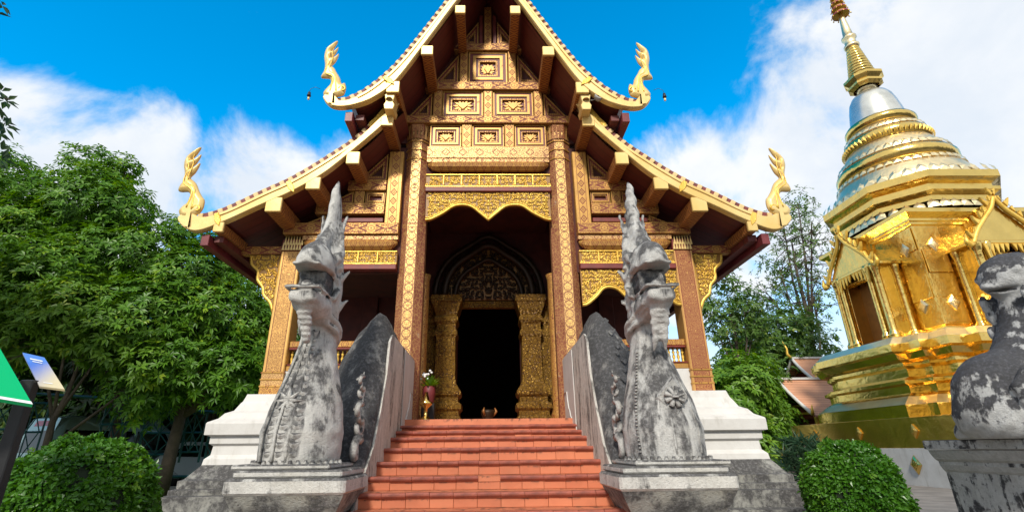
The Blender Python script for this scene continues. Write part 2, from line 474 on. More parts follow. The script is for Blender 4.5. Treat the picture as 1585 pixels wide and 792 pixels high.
M['purlin'] = material('purlin', m_purlin)
def m_plaster(c):
    x, y, z = c.xyz()
    n = c.noise(2.5, 8, 0.65); s = c.noise(3.0, 7, 0.65, 0.3, sc=(2.2, 2.2, 0.35))
    col = c.mix(n.step(0.25, 0.75), (0.54, 0.52, 0.485), (0.64, 0.625, 0.595))
    col = c.mix(s.step(0.52, 0.75)*0.55, col, (0.34, 0.315, 0.265))
    return {'Base Color': col, 'Roughness': 0.85, 'bump': (c.noise(18, 6, 0.6), 0.18, 0.02)}
M['whitewash'] = material('whitewash', m_plaster)
def stone(c, light=(0.56, 0.545, 0.51), dark=(0.045, 0.043, 0.043), bias=0.0, streak=0.5, up=0.30, bump=0.5, warm=0.25, s=1.0, sharp=0.085):
    n = c.noise(3.2*s, 10, 0.68, 0.3); m = c.noise(12*s, 8, 0.7); st = c.noise(4.5*s, 8, 0.65, 0.4, sc=(1.6, 1.6, 0.28))
    lich = c.noise(1.7*s, 7, 0.6, vec=c.vec(*[e+3.7 for e in c.xyz()]))
    d = (n*(1-streak)+st*streak)+c.up()*up*0.35+(m-0.5)*0.35+bias
    k = d.step(0.575-sharp, 0.575+sharp)*0.94
    mid = c.mix(m.step(0.3, 0.7), tuple(v*0.72 for v in light), light)
    mid = c.mix(lich.step(0.5, 0.75)*warm, mid, (0.47, 0.42, 0.30))
    mid = c.mix(c.noise(40*s, 4, 0.7).step(0.55, 0.8)*0.35, mid, (0.16, 0.155, 0.15))
    dk = c.mix(c.noise(30*s, 6, 0.7).step(0.45, 0.7), dark, tuple(v*3.6 for v in dark))
    pit = c.voro(60*s, 'F1').step(0.05, 0.35)
    mid = c.mix(c.noise(85*s, 3, 0.7).step(0.58, 0.70)*0.35, mid, (0.09, 0.085, 0.08))
    return {'Base Color': c.mix(k, mid, dk), 'Roughness': 0.9, 'bump': (n*0.6+m*0.5+c.noise(55*s, 5, 0.65)*0.35+pit*0.12, bump*1.5, 0.035)}
M['stone'] = material('stone', lambda c: stone(c, bias=0.0, light=(0.60, 0.585, 0.545), up=0.65, streak=0.62, sharp=0.075))
M['stone_grey'] = material('stone_grey', lambda c: stone(c, bias=0.022, light=(0.56, 0.55, 0.52), up=0.55, streak=0.65, sharp=0.08))
M['stone_black'] = material('stone_black', lambda c: stone(c, bias=0.13, streak=0.35, light=(0.34, 0.33, 0.31), dark=(0.028, 0.028, 0.030)))
M['stone_streak'] = material('stone_streak', lambda c: stone(c, bias=0.035, streak=0.8, up=0.0, light=(0.68, 0.65, 0.59), dark=(0.075, 0.07, 0.065), bump=0.5))
M['stone_base'] = material('stone_base', lambda c: stone(c, bias=0.10, streak=0.25, up=0.2, light=(0.36, 0.355, 0.32), warm=0.5))
M['stone_lion'] = material('stone_lion', lambda c: stone(c, bias=0.045, light=(0.56, 0.565, 0.555), dark=(0.020, 0.020, 0.024), up=0.75, sharp=0.045, s=1.5, warm=0.1))
def m_tile(c):
    r = c.rand(); n = c.noise(5, 7, 0.6, vec=c.vec(*[e+r*9.0 for e in c.xyz()])); x, y, z = c.xyz()
    col = c.mix(r, (0.53, 0.165, 0.078), (0.61, 0.21, 0.10))
    col = c.mix(n.step(0.42, 0.75)*0.45, col, (0.44, 0.13, 0.06))
    col = c.mix(c.noise(6, 9, 0.72).step(0.60, 0.72)*0.75, col, (0.10, 0.055, 0.04))
    gz = c.xyz(c.gen)[2]; st = gz.step(0.55, 1.0)*c.noise(11, 6, 0.65, 0.6, vec=c.vec(x*1.0+r*7.0, y, z*0.5)).step(0.50, 0.62)
    col = c.mix(st*0.8, col, (0.075, 0.04, 0.028))
    return {'Base Color': col, 'Roughness': 0.58, 'bump': (c.noise(25, 5, 0.6), 0.15, 0.01)}
M['terracotta'] = material('terracotta', m_tile)
def m_nose(c):
    r = c.rand(); n = c.noise(7, 6, 0.6)
    return {'Base Color': c.mix(n.step(0.35, 0.7), c.mix(r, (0.36, 0.085, 0.05), (0.44, 0.12, 0.07)), (0.16, 0.045, 0.03)), 'Roughness': 0.45}
M['nosing'] = material('nosing', m_nose)
plain('grout', (0.17, 0.075, 0.045), 0.9, 0.3, 20)
def m_gold_metal(c, rough=0.16, dent=0.5, col=(0.86, 0.59, 0.17)):
    w = c.noise(1.6, 3, 0.5); w2 = c.noise(5.5, 4, 0.55); g = c.noise(2.0, 6, 0.6)
    cc = c.mix(g.step(0.35, 0.7), tuple(v*0.88 for v in col), col)
    return {'Base Color': cc, 'Metallic': 1.0, 'Roughness': g*0.16+rough-0.06, 'bump': (w*0.6+w2*0.4, dent, 0.12)}
M['gold_sheet'] = material('gold_sheet', lambda c: m_gold_metal(c, 0.17, 0.35))
M['gold_sheet_dull'] = material('gold_sheet_dull', lambda c: m_gold_metal(c, 0.30, 0.5, (0.80, 0.50, 0.12)))
M['gold_pale'] = material('gold_pale', lambda c: m_gold_metal(c, 0.34, 0.35, (0.93, 0.76, 0.44)))
M['gold_ornate'] = material('gold_ornate', m_carved)
plain('steel_bell', (0.66, 0.65, 0.58), 0.28, 0.1, 2.0, 0.85, 0.1)
plain('crimson_trim', (0.30, 0.03, 0.06), 0.5, 0.2)
plain('amber_brown', (0.30, 0.12, 0.03), 0.45, 0.2, 4, 0.3)  # plain warm brown for niche backs and bowl handles
def leafmat(name, a, b, trans=0.32, rough=0.42, spec=0.35):
    def fn(c):
        r = c.t.nodes.new('ShaderNodeNewGeometry'); ri = E(c.t, r.outputs['Random Per Island'])
        cl = c.noise(1.1, 3, 0.6).step(0.34, 0.66); ri = ri*0.55+cl*0.45
        col = c.mix(ri, a, b)
        col = c.mix(ri.gt(0.86)*0.6, col, (b[0]*1.9+0.02, b[1]*1.35, b[2]*0.9))
        tr = c.t.nodes.new('ShaderNodeBsdfTranslucent'); c.t.links.new(c.hsv(col, 0.485, 1.15, 1.5), tr.inputs[0])
        mx = c.t.nodes.new('ShaderNodeMixShader'); mx.inputs[0].default_value = trans
        c.t.links.new(c.b.outputs[0], mx.inputs[1]); c.t.links.new(tr.outputs[0], mx.inputs[2]); c.t.links.new(mx.outputs[0], c.out.inputs[0])
        return {'Base Color': col, 'Roughness': rough, 'Specular IOR Level': spec}
    M[name] = material(name, fn)
leafmat('leaf_tree', (0.040, 0.130, 0.010), (0.15, 0.32, 0.024))
leafmat('leaf_tree_light', (0.07, 0.18, 0.014), (0.19, 0.34, 0.035))
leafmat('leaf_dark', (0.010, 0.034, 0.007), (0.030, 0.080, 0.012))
leafmat('leaf_box', (0.030, 0.115, 0.008), (0.10, 0.26, 0.018), 0.3, 0.35, 0.45)
leafmat('leaf_far', (0.05, 0.12, 0.022), (0.13, 0.23, 0.04))
leafmat('leaf_blue', (0.030, 0.075, 0.040), (0.075, 0.14, 0.065))
plain('bark', (0.085, 0.065, 0.048), 0.9, 0.35, 4, 0, 0.6, 0.03)
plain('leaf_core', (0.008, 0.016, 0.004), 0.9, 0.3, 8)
def m_grass(c):
    n = c.noise(1.2, 6, 0.6); f = c.noise(60, 4, 0.7)
    return {'Base Color': c.mix(f.step(0.3, 0.7), c.mix(n, (0.05, 0.13, 0.010), (0.10, 0.19, 0.018)), (0.16, 0.24, 0.03)), 'Roughness': 0.9, 'bump': (f, 0.6, 0.03)}
M['grass'] = material('grass', m_grass)
plain('asphalt', (0.055, 0.053, 0.052), 0.9, 0.3, 3, 0, 0.4)
plain('paving', (0.20, 0.175, 0.15), 0.85, 0.25, 2, 0, 0.3)
plain('brick_kerb', (0.22, 0.09, 0.065), 0.85, 0.35, 9)
plain('concrete', (0.36, 0.35, 0.33), 0.85, 0.2, 3)
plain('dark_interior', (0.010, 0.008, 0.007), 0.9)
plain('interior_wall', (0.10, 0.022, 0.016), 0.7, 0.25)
plain('teal_paint', (0.012, 0.085, 0.085), 0.5, 0.25, 8)
plain('black_paint', (0.010, 0.010, 0.011), 0.45, 0.2)
def flat(name, col, rough=0.5, metal=0.0, **kw):
    M[name] = material(name, lambda c: {'Base Color': col, 'Roughness': rough, 'Metallic': metal, **kw})
flat('sign_green', (0.0, 0.42, 0.13), 0.35)
flat('sign_white', (0.8, 0.8, 0.8), 0.4)
flat('sign_blue', (0.06, 0.16, 0.55), 0.35)
flat('van_paint', (0.24, 0.36, 0.36), 0.25, 0.5)
flat('car_white', (0.50, 0.60, 0.66), 0.25, 0.1)
flat('car_dark', (0.02, 0.022, 0.03), 0.2, 0.3)
flat('car_glass', (0.006, 0.008, 0.009), 0.06)
flat('tyre', (0.012, 0.012, 0.012), 0.8)
flat('rim', (0.45, 0.46, 0.47), 0.3, 0.9)
flat('lamp_red', (0.45, 0.015, 0.012), 0.25)
flat('lamp_clear', (0.6, 0.6, 0.58), 0.15)
flat('plate', (0.55, 0.58, 0.58), 0.5)
flat('lens', (0.01, 0.01, 0.012), 0.08)
def m_rooftile(c):
    x, y, z = c.xyz()
    l = ((z/0.085).frac()).lt(0.16); k = ((y/0.14+((z/0.085).m('FLOOR')*0.5)).frac()).lt(0.06)
    n = c.noise(3, 6)
    return {'Base Color': c.mix(l.max(k), c.mix(n, (0.58, 0.27, 0.14), (0.68, 0.36, 0.21)), (0.30, 0.11, 0.06)), 'Roughness': 0.7, 'bump': (1-l, 0.5, 0.02)}
M['roof_tile'] = material('roof_tile', m_rooftile)
# ------------------------------------------------------------------ ground (setting)
def sheet(name, x0, x1, y0, y1, z, mat, kind='structure'):
    o = MB().add([(x0,y0,z),(x1,y0,z),(x1,y1,z),(x0,y1,z)], [(0,1,2,3)]).build(name, mat); tag(o, kind=kind); return o
sheet('ground', -400, 400, -400, 600, -0.30, M['asphalt'])
sheet('courtyard_pavement', -30, 30, -30, 11.0, 0.0, M['paving'])
sheet('lawn', -30, -4.0, 9.0, 17.3, 0.006, M['grass'])
sheet('path', 5.0, 40.0, 11.0, 70, -0.012, M['paving'])
sheet('car_park', -60, -4.0, 17.45, 40, -0.02, M['asphalt'])
kb = MB().box(-40, -4.2, 17.3, 17.45, -0.1, 0.10, 0.01).build('kerb', M['concrete']); tag(kb, kind='structure')

# ------------------------------------------------------------------ temple hall
hall = thing('temple_hall', 'ornate gilded wooden temple hall with steep tiered gable roof behind the red stairs', 'temple', (0, 7.6, 0))
hall.location = (0, 0, 0)
FY = 7.60                                     # front plane of the carved gable
def ring_xz(mb, po, pi, y0, y1):
    n = len(po); V = [(x,y0,z) for x,z in po]+[(x,y0,z) for x,z in pi]+[(x,y1,z) for x,z in po]+[(x,y1,z) for x,z in pi]; F = []
    for i in range(n):
        j = (i+1) % n
        F += [(i,j,n+j,n+i),(i,2*n+i,2*n+j,j),(n+i,n+j,3*n+j,3*n+i)]
    return mb.add(V, F)
def inset_poly(poly, d):
    n = len(poly); out = []
    a = sum(poly[i][0]*poly[(i+1) % n][1]-poly[(i+1) % n][0]*poly[i][1] for i in range(n)); sg = 1 if a > 0 else -1
    for i in range(n):
        p0, p1, p2 = Vector(poly[i-1]), Vector(poly[i]), Vector(poly[(i+1) % n])
        e1 = (p1-p0).normalized(); e2 = (p2-p1).normalized()
        n1 = Vector((-e1.y, e1.x))*sg; n2 = Vector((-e2.y, e2.x))*sg
        b = (n1+n2); b = b/(1+n1.dot(n2)); out.append((p1.x+b.x*d, p1.y+b.y*d))
    return out
def rect(x0, x1, z0, z1): return [(x0,z0),(x1,z0),(x1,z1),(x0,z1)]
def beam(x0, x1, z0, z1, mat='gilt_beam', front=FY-0.05, name='beam', b=0.008, parent=hall):
    return MB().box(x0, x1, front, FY+0.10, z0, z1, b).build(name, M[mat], parent, origin=((x0+x1)/2, FY, (z0+z1)/2))
def post(x0, x1, z0, z1, mat='gilt_post', name='post', front=FY-0.035):
    return MB().box(x0, x1, front, FY+0.10, z0, z1, 0.008).build(name, M[mat], hall, origin=((x0+x1)/2, FY, z0))
def petal_poly(cx, cz, ang, L, w):
    u = (math.cos(ang), math.sin(ang)); v = (-u[1], u[0]); o = []
    for a, b in ((0.12,0),(0.35,0.5),(0.7,0.55),(0.85,0.25),(1.0,0.0),(0.85,-0.25),(0.7,-0.55),(0.35,-0.5)):
        o.append((cx+u[0]*a*L+v[0]*b*w, cz+u[1]*a*L+v[1]*b*w))
    return o
def coffer(x0, x1, z0, z1, rose=True):
    s = min(x1-x0, z1-z0)/0.6
    p = [rect(x0,x1,z0,z1)]
    for d in (0.020, 0.066, 0.112, 0.150, 0.175): p.append(inset_poly(p[0], d*s))
    org = ((x0+x1)/2, FY, (z0+z1)/2)
    r = ring_xz(MB(), p[0], p[1], FY-0.012, FY+0.1).build('coffer_panel', M['gilt_dot'], hall, origin=org)
    def ch(nm, a, b, y0, m):
        mb = ring_xz(MB(), p[a], p[b], y0, FY+0.1)
        mb.v = [(v[0]-org[0], v[1]-org[1], v[2]-org[2]) for v in mb.v]; return mb.build(nm, M[m], r)
    ch('red_moulding', 1, 2, FY+0.004, 'lacquer_red'); ch('gilt_moulding', 2, 3, FY-0.012, 'gilt_dot')
    ch('red_moulding', 3, 4, FY+0.010, 'lacquer_red'); ch('inner_moulding', 4, 5, FY+0.008, 'gilt_dot')
    f = p[5]; mb = MB().prism([(a-org[0], b-org[2]) for a, b in f], 0.055, 0.1); mb.build('field', M['lacquer_red'], r)
    if rose:
        W, H = f[1][0]-f[0][0], f[2][1]-f[1][1]; mb = MB()
        mb.prism([(-W*0.24,0),(0,-H*0.40),(W*0.24,0),(0,H*0.40)], 0.020, 0.054, 0.012, 0.012)
        k = 0
        for ang in (0, 26, 52, 128, 154, 180, 206, 232, 308, 334):
            k += 1; a = R(ang); L = 0.49*min(W/max(abs(math.cos(a)), 0.01), H/max(abs(math.sin(a)), 0.01), W*0.98)
            mb.prism(petal_poly(0, 0, a, L, H*0.19), 0.030+0.0012*k, 0.054, 0.006, 0.008)
        mb.build('rosette', M['gold_relief'], r)
    return r
def tri_panel(a, b, c):
    P = [a, b, c]; i1, i2, i3 = inset_poly(P, 0.022), inset_poly(P, 0.052), inset_poly(P, 0.085)
    org = (a[0], FY, a[1])
    loc = lambda q: [(x-org[0], z-org[2]) for x, z in q]
    r = ring_xz(MB(), loc(P), loc(i1), -0.005, 0.1).build('triangular_panel', M['gilt_dot'], hall); r.location = org
    ring_xz(MB(), loc(i1), loc(i2), 0.008, 0.1).build('red_moulding', M['lacquer_red'], r)
    ring_xz(MB(), loc(i2), loc(i3), 0.005, 0.1).build('gilt_moulding', M['gilt_dot'], r)
    MB().prism(loc(i3), 0.05, 0.1).build('field', M['lacquer_dark'], r)
def mir(fn, x0, x1, *a, **k): fn(x0, x1, *a, **k); fn(-x1, -x0, *a, **k)

# backing boards behind the carving
MB().prism([(-1.9,6.30),(1.9,6.30),(1.45,7.0),(0.6,8.6),(0,9.75),(-0.6,8.6),(-1.45,7.0)], FY+0.085, FY+0.16).build('gable_boarding', M['lacquer_dark'], hall)
MB().box(-1.2, 1.2, FY+0.085, FY+0.16, 5.0, 6.32).build('gable_boarding', M['lacquer_dark'], hall)
for s in (1, -1):
    MB().prism([(s*1.45,3.8),(s*3.1,3.8),(s*3.15,4.55),(s*2.6,5.1),(s*1.75,6.2),(s*1.45,6.2)], FY+0.085, FY+0.16).build('gable_boarding', M['lacquer_dark'], hall)
# main gable, bottom to top
mir(coffer, 0.49, 1.05, 6.165, 6.625); coffer(-0.285, 0.285, 6.165, 6.625)
mir(post, 0.30, 0.475, 6.15, 6.64)
beam(-1.62, 1.62, 6.64, 6.80, front=FY-0.075)
mir(coffer, 0.10, 0.84, 6.815, 7.385); post(-0.085, 0.085, 6.80, 7.40); mir(post, 0.855, 1.02, 6.80, 7.40)
tri_panel((1.045,6.82),(1.46,6.82),(1.045,7.37)); tri_panel((-1.045,6.82),(-1.46,6.82),(-1.045,7.37))
beam(-1.18, 1.18, 7.40, 7.575, front=FY-0.07)
coffer(-0.37, 0.37, 7.59, 8.335); mir(post, 0.385, 0.545, 7.575, 8.35)
tri_panel((0.57,7.60),(1.02,7.60),(0.57,8.28)); tri_panel((-0.57,7.60),(-1.02,7.60),(-0.57,8.28))
beam(-0.66, 0.66, 8.35, 8.52, front=FY-0.065)
post(-0.075, 0.075, 8.52, 9.5); mir(post, 0.10, 0.17, 8.52, 9.3, 'lacquer_red', 'stile', FY-0.01)
tri_panel((0.19,8.54),(0.56,8.54),(0.19,9.12)); tri_panel((-0.19,8.54),(-0.56,8.54),(-0.19,9.12))
# beams, friezes and valances
CURL = None
def curl_pts(n=9, turns=1.35):
    o = []
    for i in range(n):
        t = i/(n-1); r = 1-0.82*t; a = t*turns*2*math.pi
        o.append((r*math.cos(a), r*math.sin(a), 0.36*(1-0.55*t)))
    return o
CP = curl_pts()
def filigree(name, inside, x0, x1, z0, z1, y, size, parent, mat='carved_gold', sym=None, seed=1, depth=0.8):
    """openwork scroll relief: mirrored curls and leaves standing proud of a dark backing"""
    rr = random.Random(seed); mb = MB(); st = size*1.08
    cx = (x0+x1)/2 if sym is None else sym
    nx = max(1, int((x1-cx)/st)+1); nz = max(1, int((z1-z0)/st)+1)
    for i in range(nx+1):
        for k in range(nz+1):
            px = cx+(i+0.5)*st*(1 if i else 0.9)+rr.uniform(-.2,.2)*size; pz = z0+(k+0.35)*st+rr.uniform(-.2,.2)*size
            rot = rr.uniform(0, 6.28); hand = rr.choice((1, -1)); sz = size*rr.uniform(0.62, 0.85); leaf = rr.uniform(0, 6.28)
            for sgn in (1, -1):
                qx = cx+sgn*(px-cx)
                if not inside(qx, pz) : continue
                pts = []
                for a, b, r_ in CP:
                    u = a*math.cos(rot)-b*math.sin(rot)*hand; w = a*math.sin(rot)+b*math.cos(rot)*hand
                    pts.append((qx+sgn*u*sz*0.72, y, pz+w*sz*0.72))
                mb.tube(pts, [r_*sz*0.68 for _, _, r_ in CP], 5)
                for q in range(2):
                    la = leaf+q*2.3; L = sz*0.9
                    d = (math.cos(la)*sgn, math.sin(la)); nn = (-d[1], d[0])
                    mb.add([(qx+d[0]*sz*.2, y-.1*size, pz+d[1]*sz*.2), (qx+d[0]*L*.7+nn[0]*L*.33, y+.05*size, pz+d[1]*L*.7+nn[1]*L*.33),
                            (qx+d[0]*L*1.25, y-.35*size*depth, pz+d[1]*L*1.25), (qx+d[0]*L*.7-nn[0]*L*.33, y+.05*size, pz+d[1]*L*.7-nn[1]*L*.33)], [(0,1,2,3)] if sgn > 0 else [(3,2,1,0)])
    o = mb.build(name, M[mat], parent); return tag(o, kind='stuff') if parent is None else o
def valance(x0, x1, ztop, zend, zarch, ztip, seed, y=FY-0.01):
    c = (x0+x1)/2; w = (x1-x0)/2
    half = [(1.0, zend+0.0), (0.9, zend+0.02), (0.72, zend+(zarch-zend)*0.45), (0.56, zarch-0.03), (0.42, zarch), (0.27, zarch-0.035), (0.13, ztip+(zarch-ztip)*0.45), (0.0, ztip)]
    hs = spline(half, 5); bot = [(c-w*a, b) for a, b in hs]+[(c+w*a, b) for a, b in hs[::-1][1:]]
    poly = [(x1, ztop), (x0, ztop)]+bot
    v = MB().prism(poly, y+0.012, y+0.05).build('valance', M['carve_back'], hall)
    MB().tube([(a, y, b+0.018) for a, b in bot], 0.026, 6).build('scalloped_rim', M['carved_gold'], v)
    MB().tube([(a, y+0.004, b+0.062) for a, b in bot], 0.011, 5).build('inner_rim', M['carved_gold'], v)
    bx = np.array(bot)
    ins = lambda x, z: x0+0.02 < x < x1-0.02 and z < ztop-0.015 and z > np.interp(x, bx[:,0], bx[:,1])+0.07
    filigree('openwork', ins, x0, x1, min(zend, ztip)+0.03, ztop, y+0.004, 0.060, v, seed=seed)
    return v
def frieze(x0, x1, z0, z1, seed):
    f = MB().box(x0, x1, FY-0.005, FY+0.08, z0, z1, 0.006).build('frieze', M['carve_back'], hall)
    for zz in (z0+0.012, z1-0.012): MB().box(x0, x1, FY-0.03, FY, zz-0.012, zz+0.012, 0.004).build('fillet', M['carved_gold'], f)
    filigree('scrollwork', lambda x, z: z0+0.04 < z < z1-0.035 and x0+0.02 < x < x1-0.02, x0, x1, z0+0.02, z1, FY-0.008, 0.064, f, seed=seed)
    n = max(3, int((x1-x0)/0.31))
    for i in range(n+1):
        xx = x0+(x1-x0)*i/n
        if x0+0.05 < xx < x1-0.05: MB().box(xx-0.012, xx+0.012, FY-0.04, FY, z0+0.03, z1-0.03, 0.004).build('divider', M['carved_gold'], f)
def lotus_beam(x0, x1, z0, z1):
    h = z1-z0
    MB().box(x0, x1, FY-0.03, FY+0.09, z1-h*0.32, z1, 0.006).build('beam', M['gilt_worn'], hall, origin=((x0+x1)/2, FY, z1-h*0.16))
    mb = MB(); prof = [(0.0, z1-h*0.32), (0.10, z1-h*0.36), (0.135, z1-h*0.55), (0.12, z1-h*0.8), (0.06, z0), (0.0, z0)]
    xs = [x0+0.015, x0+0.10, x0+0.20, x1-0.20, x1-0.10, x1-0.015]; sc = [0.25, 0.72, 1, 1, 0.72, 0.25]
    V = []; F = []; n = len(prof)
    for x, s in zip(xs, sc):
        for d, z in prof: V.append((x, FY+0.04-d*s, (z1-h*.32)+(z-(z1-h*.32))*min(1, s*1.15)))
    for i in range(len(xs)-1):
        for k in range(n-1): F.append((i*n+k, i*n+k+1, (i+1)*n+k+1, (i+1)*n+k))
    F += [tuple(range(n))[::-1], tuple((len(xs)-1)*n+k for k in range(n))]
    mb.add(V, F); mb.build('lotus_beam', M['gilt_petal'], hall, origin=((x0+x1)/2, FY, (z0+z1)/2-0.03))
beam(-1.09, 1.09, 5.91, 6.15, 'gilt_worn', FY-0.045)
lotus_beam(-1.09, 1.09, 5.67, 5.91)
frieze(-1.09, 1.09, 5.34, 5.595, 3)
beam(-1.09, 1.09, 5.245, 5.335, 'lacquer_red', FY-0.05)
valance(-1.07, 1.07, 5.245, 4.70, 4.985, 4.70, 5)
for s in (1, -1):
    def mx(a, b): return (a, b) if s > 0 else (-b, -a)
    post(*mx(1.50, 1.75), 4.64, 6.05, 'gilt_post')
    tri_panel((s*1.775,5.48),(s*2.26,5.48),(s*1.775,6.02))
    beam(*mx(1.76, 2.42), 5.26, 5.45, front=FY-0.06)
    coffer(*mx(1.775, 2.11), 5.03, 5.25, False); post(*mx(2.13, 2.30), 5.02, 5.26)
    tri_panel((s*2.32,5.03),(s*2.74,5.03),(s*2.32,5.26))
    beam(*mx(1.76, 2.92), 4.81, 5.015, front=FY-0.06)
    beam(*mx(1.78, 2.72), 4.68, 4.76, 'lacquer_red', FY-0.005); tri_panel((s*2.75,4.66),(s*3.06,4.66),(s*2.75,4.80))
    beam(*mx(1.50, 3.40), 4.435, 4.64, front=FY-0.07)
    lotus_beam(*mx(1.50, 3.08), 4.16, 4.43)
    frieze(*mx(1.50, 3.08), 3.915, 4.15, 11+s)
    beam(*mx(1.50, 3.08), 3.82, 3.91, 'lacquer_red', FY-0.05)
    valance(*mx(1.50, 3.08), 3.82, 3.20, 3.50, 3.24, 17+s)
    # eave beam and carved bracket outside the corner column
    MB().box(*mx(3.40, 4.28), FY+0.06, FY+0.20, 4.13, 4.27, 0.008).build('beam', M['gilt_beam'], hall, origin=(s*3.85, FY+0.13, 4.20))
    edge = spline([(3.93,4.12),(3.90,3.98),(3.78,3.86),(3.76,3.70),(3.66,3.58),(3.62,3.44),(3.50,3.32),(3.415,3.12)], 4)
    br = MB().prism([(s*3.415,4.12)]+[(s*a, b) for a, b in edge], FY+0.10, FY+0.16).build('eave_bracket', M['carve_back'], hall)
    MB().tube([(s*a, FY+0.12, b) for a, b in edge], 0.03, 6).build('scalloped_rim', M['carved_gold'], br)
    ex = np.array(edge)
    filigree('openwork', lambda x, z: 3.44 < abs(x) < np.interp(-z, -ex[:,1], ex[:,0])-0.05 and z < 4.1, 3.42 if s > 0 else -3.95, 3.95 if s > 0 else -3.42, 3.1, 4.12, FY+0.095, 0.068, br, seed=23+s)
    MB().tube([(s*3.43, FY+0.1, 3.14), (s*3.43, FY+0.1, 4.1)], 0.022, 6).build('edge_rim', M['carved_gold'], br)

# columns
def oct_column(x):
    z0, z1 = 1.50, 6.64; r = 0.232
    c = MB().lathe([(r*1.02, 0), (r, 0.3), (r*0.97, z1-z0-0.34), (r*0.95, z1-z0)], 8, a0=R(22.5), smooth=False).build('column', M['oct_column'], hall)
    c.location = (x, FY+0.20, z0)
    for k, (zz, rr, h) in enumerate(((4.42,1.03,0.03),(4.60,1.04,0.03),(4.78,1.05,0.03))):
        MB().lathe([(r*rr, zz), (r*rr, zz+h)], 8, a0=R(22.5), smooth=False).build('collar', M['gilt_dot'], c)
    mb = MB()
    for i in range(24):                        # spiky lotus capital
        a = 2*math.pi*i/24; a2 = a+2*math.pi/24; am = (a+a2)/2; q = r*1.0
        f = lambda t, rr, z: (math.cos(t)*rr, math.sin(t)*rr, z)
        mb.add([f(a, q, 4.84), f(a2, q, 4.84), f(am, q*1.16, 5.12)], [(0,1,2)])
    mb.lathe([(r*1.0, 5.0), (r*1.12, 5.10), (r*1.12, 5.14)], 8, a0=R(22.5), smooth=False)
    mb.build('capital', M['red_column'], c)
    return c
oct_column(-1.28); oct_column(1.28)
def sq_column(x, mat, z0=1.86, z1=4.16, y=FY+0.16, w=0.16):
    c = MB().box(-w, w, -w, w, 0.34, z1-z0, 0.012).build('column', M[mat], hall); c.location = (x, y, z0)
    g = 'gilt_worn' if mat == 'gilt_column' else 'red_column'
    MB().box(-w-.006, w+.006, -w-.006, w+.006, 0.0, 0.13, 0.006).build('base_band', M['gilt_scroll' if mat == 'gilt_column' else 'red_column'], c)
    MB().box(-w-.003, w+.003, -w-.003, w+.003, 0.132, 0.338, 0.004).build('base_band', M[g], c)
    for zz in (0.135, 0.235, 0.335): MB().box(-w-.014, w+.014, -w-.014, w+.014, zz-.012, zz+.012, 0.004).build('fillet', M['gilt_dot'], c)
    h = z1-z0
    MB().box(-w-.004, w+.004, -w-.004, w+.004, h+0.002, h+0.20, 0.004).build('capital', M['lacquer_red'], c)
    mb = MB()
    for i in range(7):
        xx = -w+(i+0.5)*2*w/7
        for row, (zb, zt) in enumerate(((h+0.01, h+0.15), (h+0.10, h+0.26))):
            xr = xx+(w/7 if row else 0)
            mb.prism([(xr-0.02, zb), (xr+0.02, zb), (xr, zt)], -w-0.02+0.004*row, -w, 0.004, 0.004)
    mb.build('capital_leaves', M['pale_gold'], c)
    return c
sq_column(-3.24, 'gilt_column'); sq_column(3.24, 'red_column')
for s in (1, -1):                              # columns inside the porch
    for (xx, yy) in ((2.35, 9.7), (3.24, 9.9)):
        c = MB().box(-.15, .15, -.15, .15, 0, 3.4, 0.01).build('column', M['interior_wall'], hall); c.location = (s*xx, yy, 1.8)

# balustrade between the columns
bal_proto = None
for s in (1, -1):
    x0, x1 = 1.52, 3.08
    b = MB().box(min(s*x0,s*x1), max(s*x0,s*x1), FY+0.06, FY+0.22, 2.58, 2.68, 0.012).build('balustrade', M['gilt_petal'], hall, origin=(s*2.3, FY+0.14, 2.63))
    mk = lambda z0, z1, nm, m: MB().box(-0.78, 0.78, -0.09, 0.09, z0-2.63, z1-2.63, 0.01).build(nm, M[m], b)
    mk(2.22, 2.30, 'lower_rail', 'gilt_petal'); mk(2.545, 2.578, 'rail', 'lacquer_red'); mk(2.302, 2.33, 'rail', 'lacquer_red')
    for i in range(22):
        xx = -0.74+i*1.48/21
        if bal_proto is None:
            p = MB().lathe([(0.016,0),(0.022,0.02),(0.012,0.04),(0.026,0.085),(0.012,0.13),(0.026,0.155),(0.012,0.18),(0.020,0.20),(0.016,0.215)], 8)
            o = p.build('baluster', M['carved_gold'], b); bal_proto = o
        else: o = dup(bal_proto, b)
        o.location = (xx, 0, 2.33-2.63)
    MB().box(min(s*1.22,s*3.08), max(s*1.22,s*3.08), FY+0.05, FY+0.25, 1.84, 2.22).build('parapet', M['whitewash'], hall)

# moulded white plinth, weathered below
PW = [(0,1.86),(.03,1.76),(.05,1.73),(.10,1.63),(.18,1.59),(.23,1.52),(.32,1.47),(.33,1.45),(.33,1.31),(.27,1.29),(.27,1.20),(.23,1.17),(.24,1.06),(.29,1.01),(.30,0.94)]
PD = [(.30,0.94),(.33,0.90),(.42,0.78),(.47,0.76),(.47,0.67),(.53,0.66),(.53,0.60),(.62,0.59),(.62,0.40),(.70,0.38),(.70,-0.02)]
def plinth(prof, s, name, mat):
    V = []; F = []; n = 5
    for o, z in prof:
        V += [(s*1.12, 7.36-o, z), (s*2.3, 7.36-o, z), (s*(3.45+o), 7.36-o, z), (s*(3.45+o), 11, z), (s*(3.45+o), 18, z)]
    for k in range(len(prof)-1):
        for i in range(n-1):
            q = (k*n+i, (k+1)*n+i, (k+1)*n+i+1, k*n+i+1); F.append(q if s > 0 else q[::-1])
    if prof is PW: q = (0, 2, 4); V.append((s*1.12, 18, 1.86)); F.append((0,1,2,3,4,len(V)-1) if s > 0 else (len(V)-1,4,3,2,1,0))
    return MB().add(V, F).build(name, M[mat], hall)
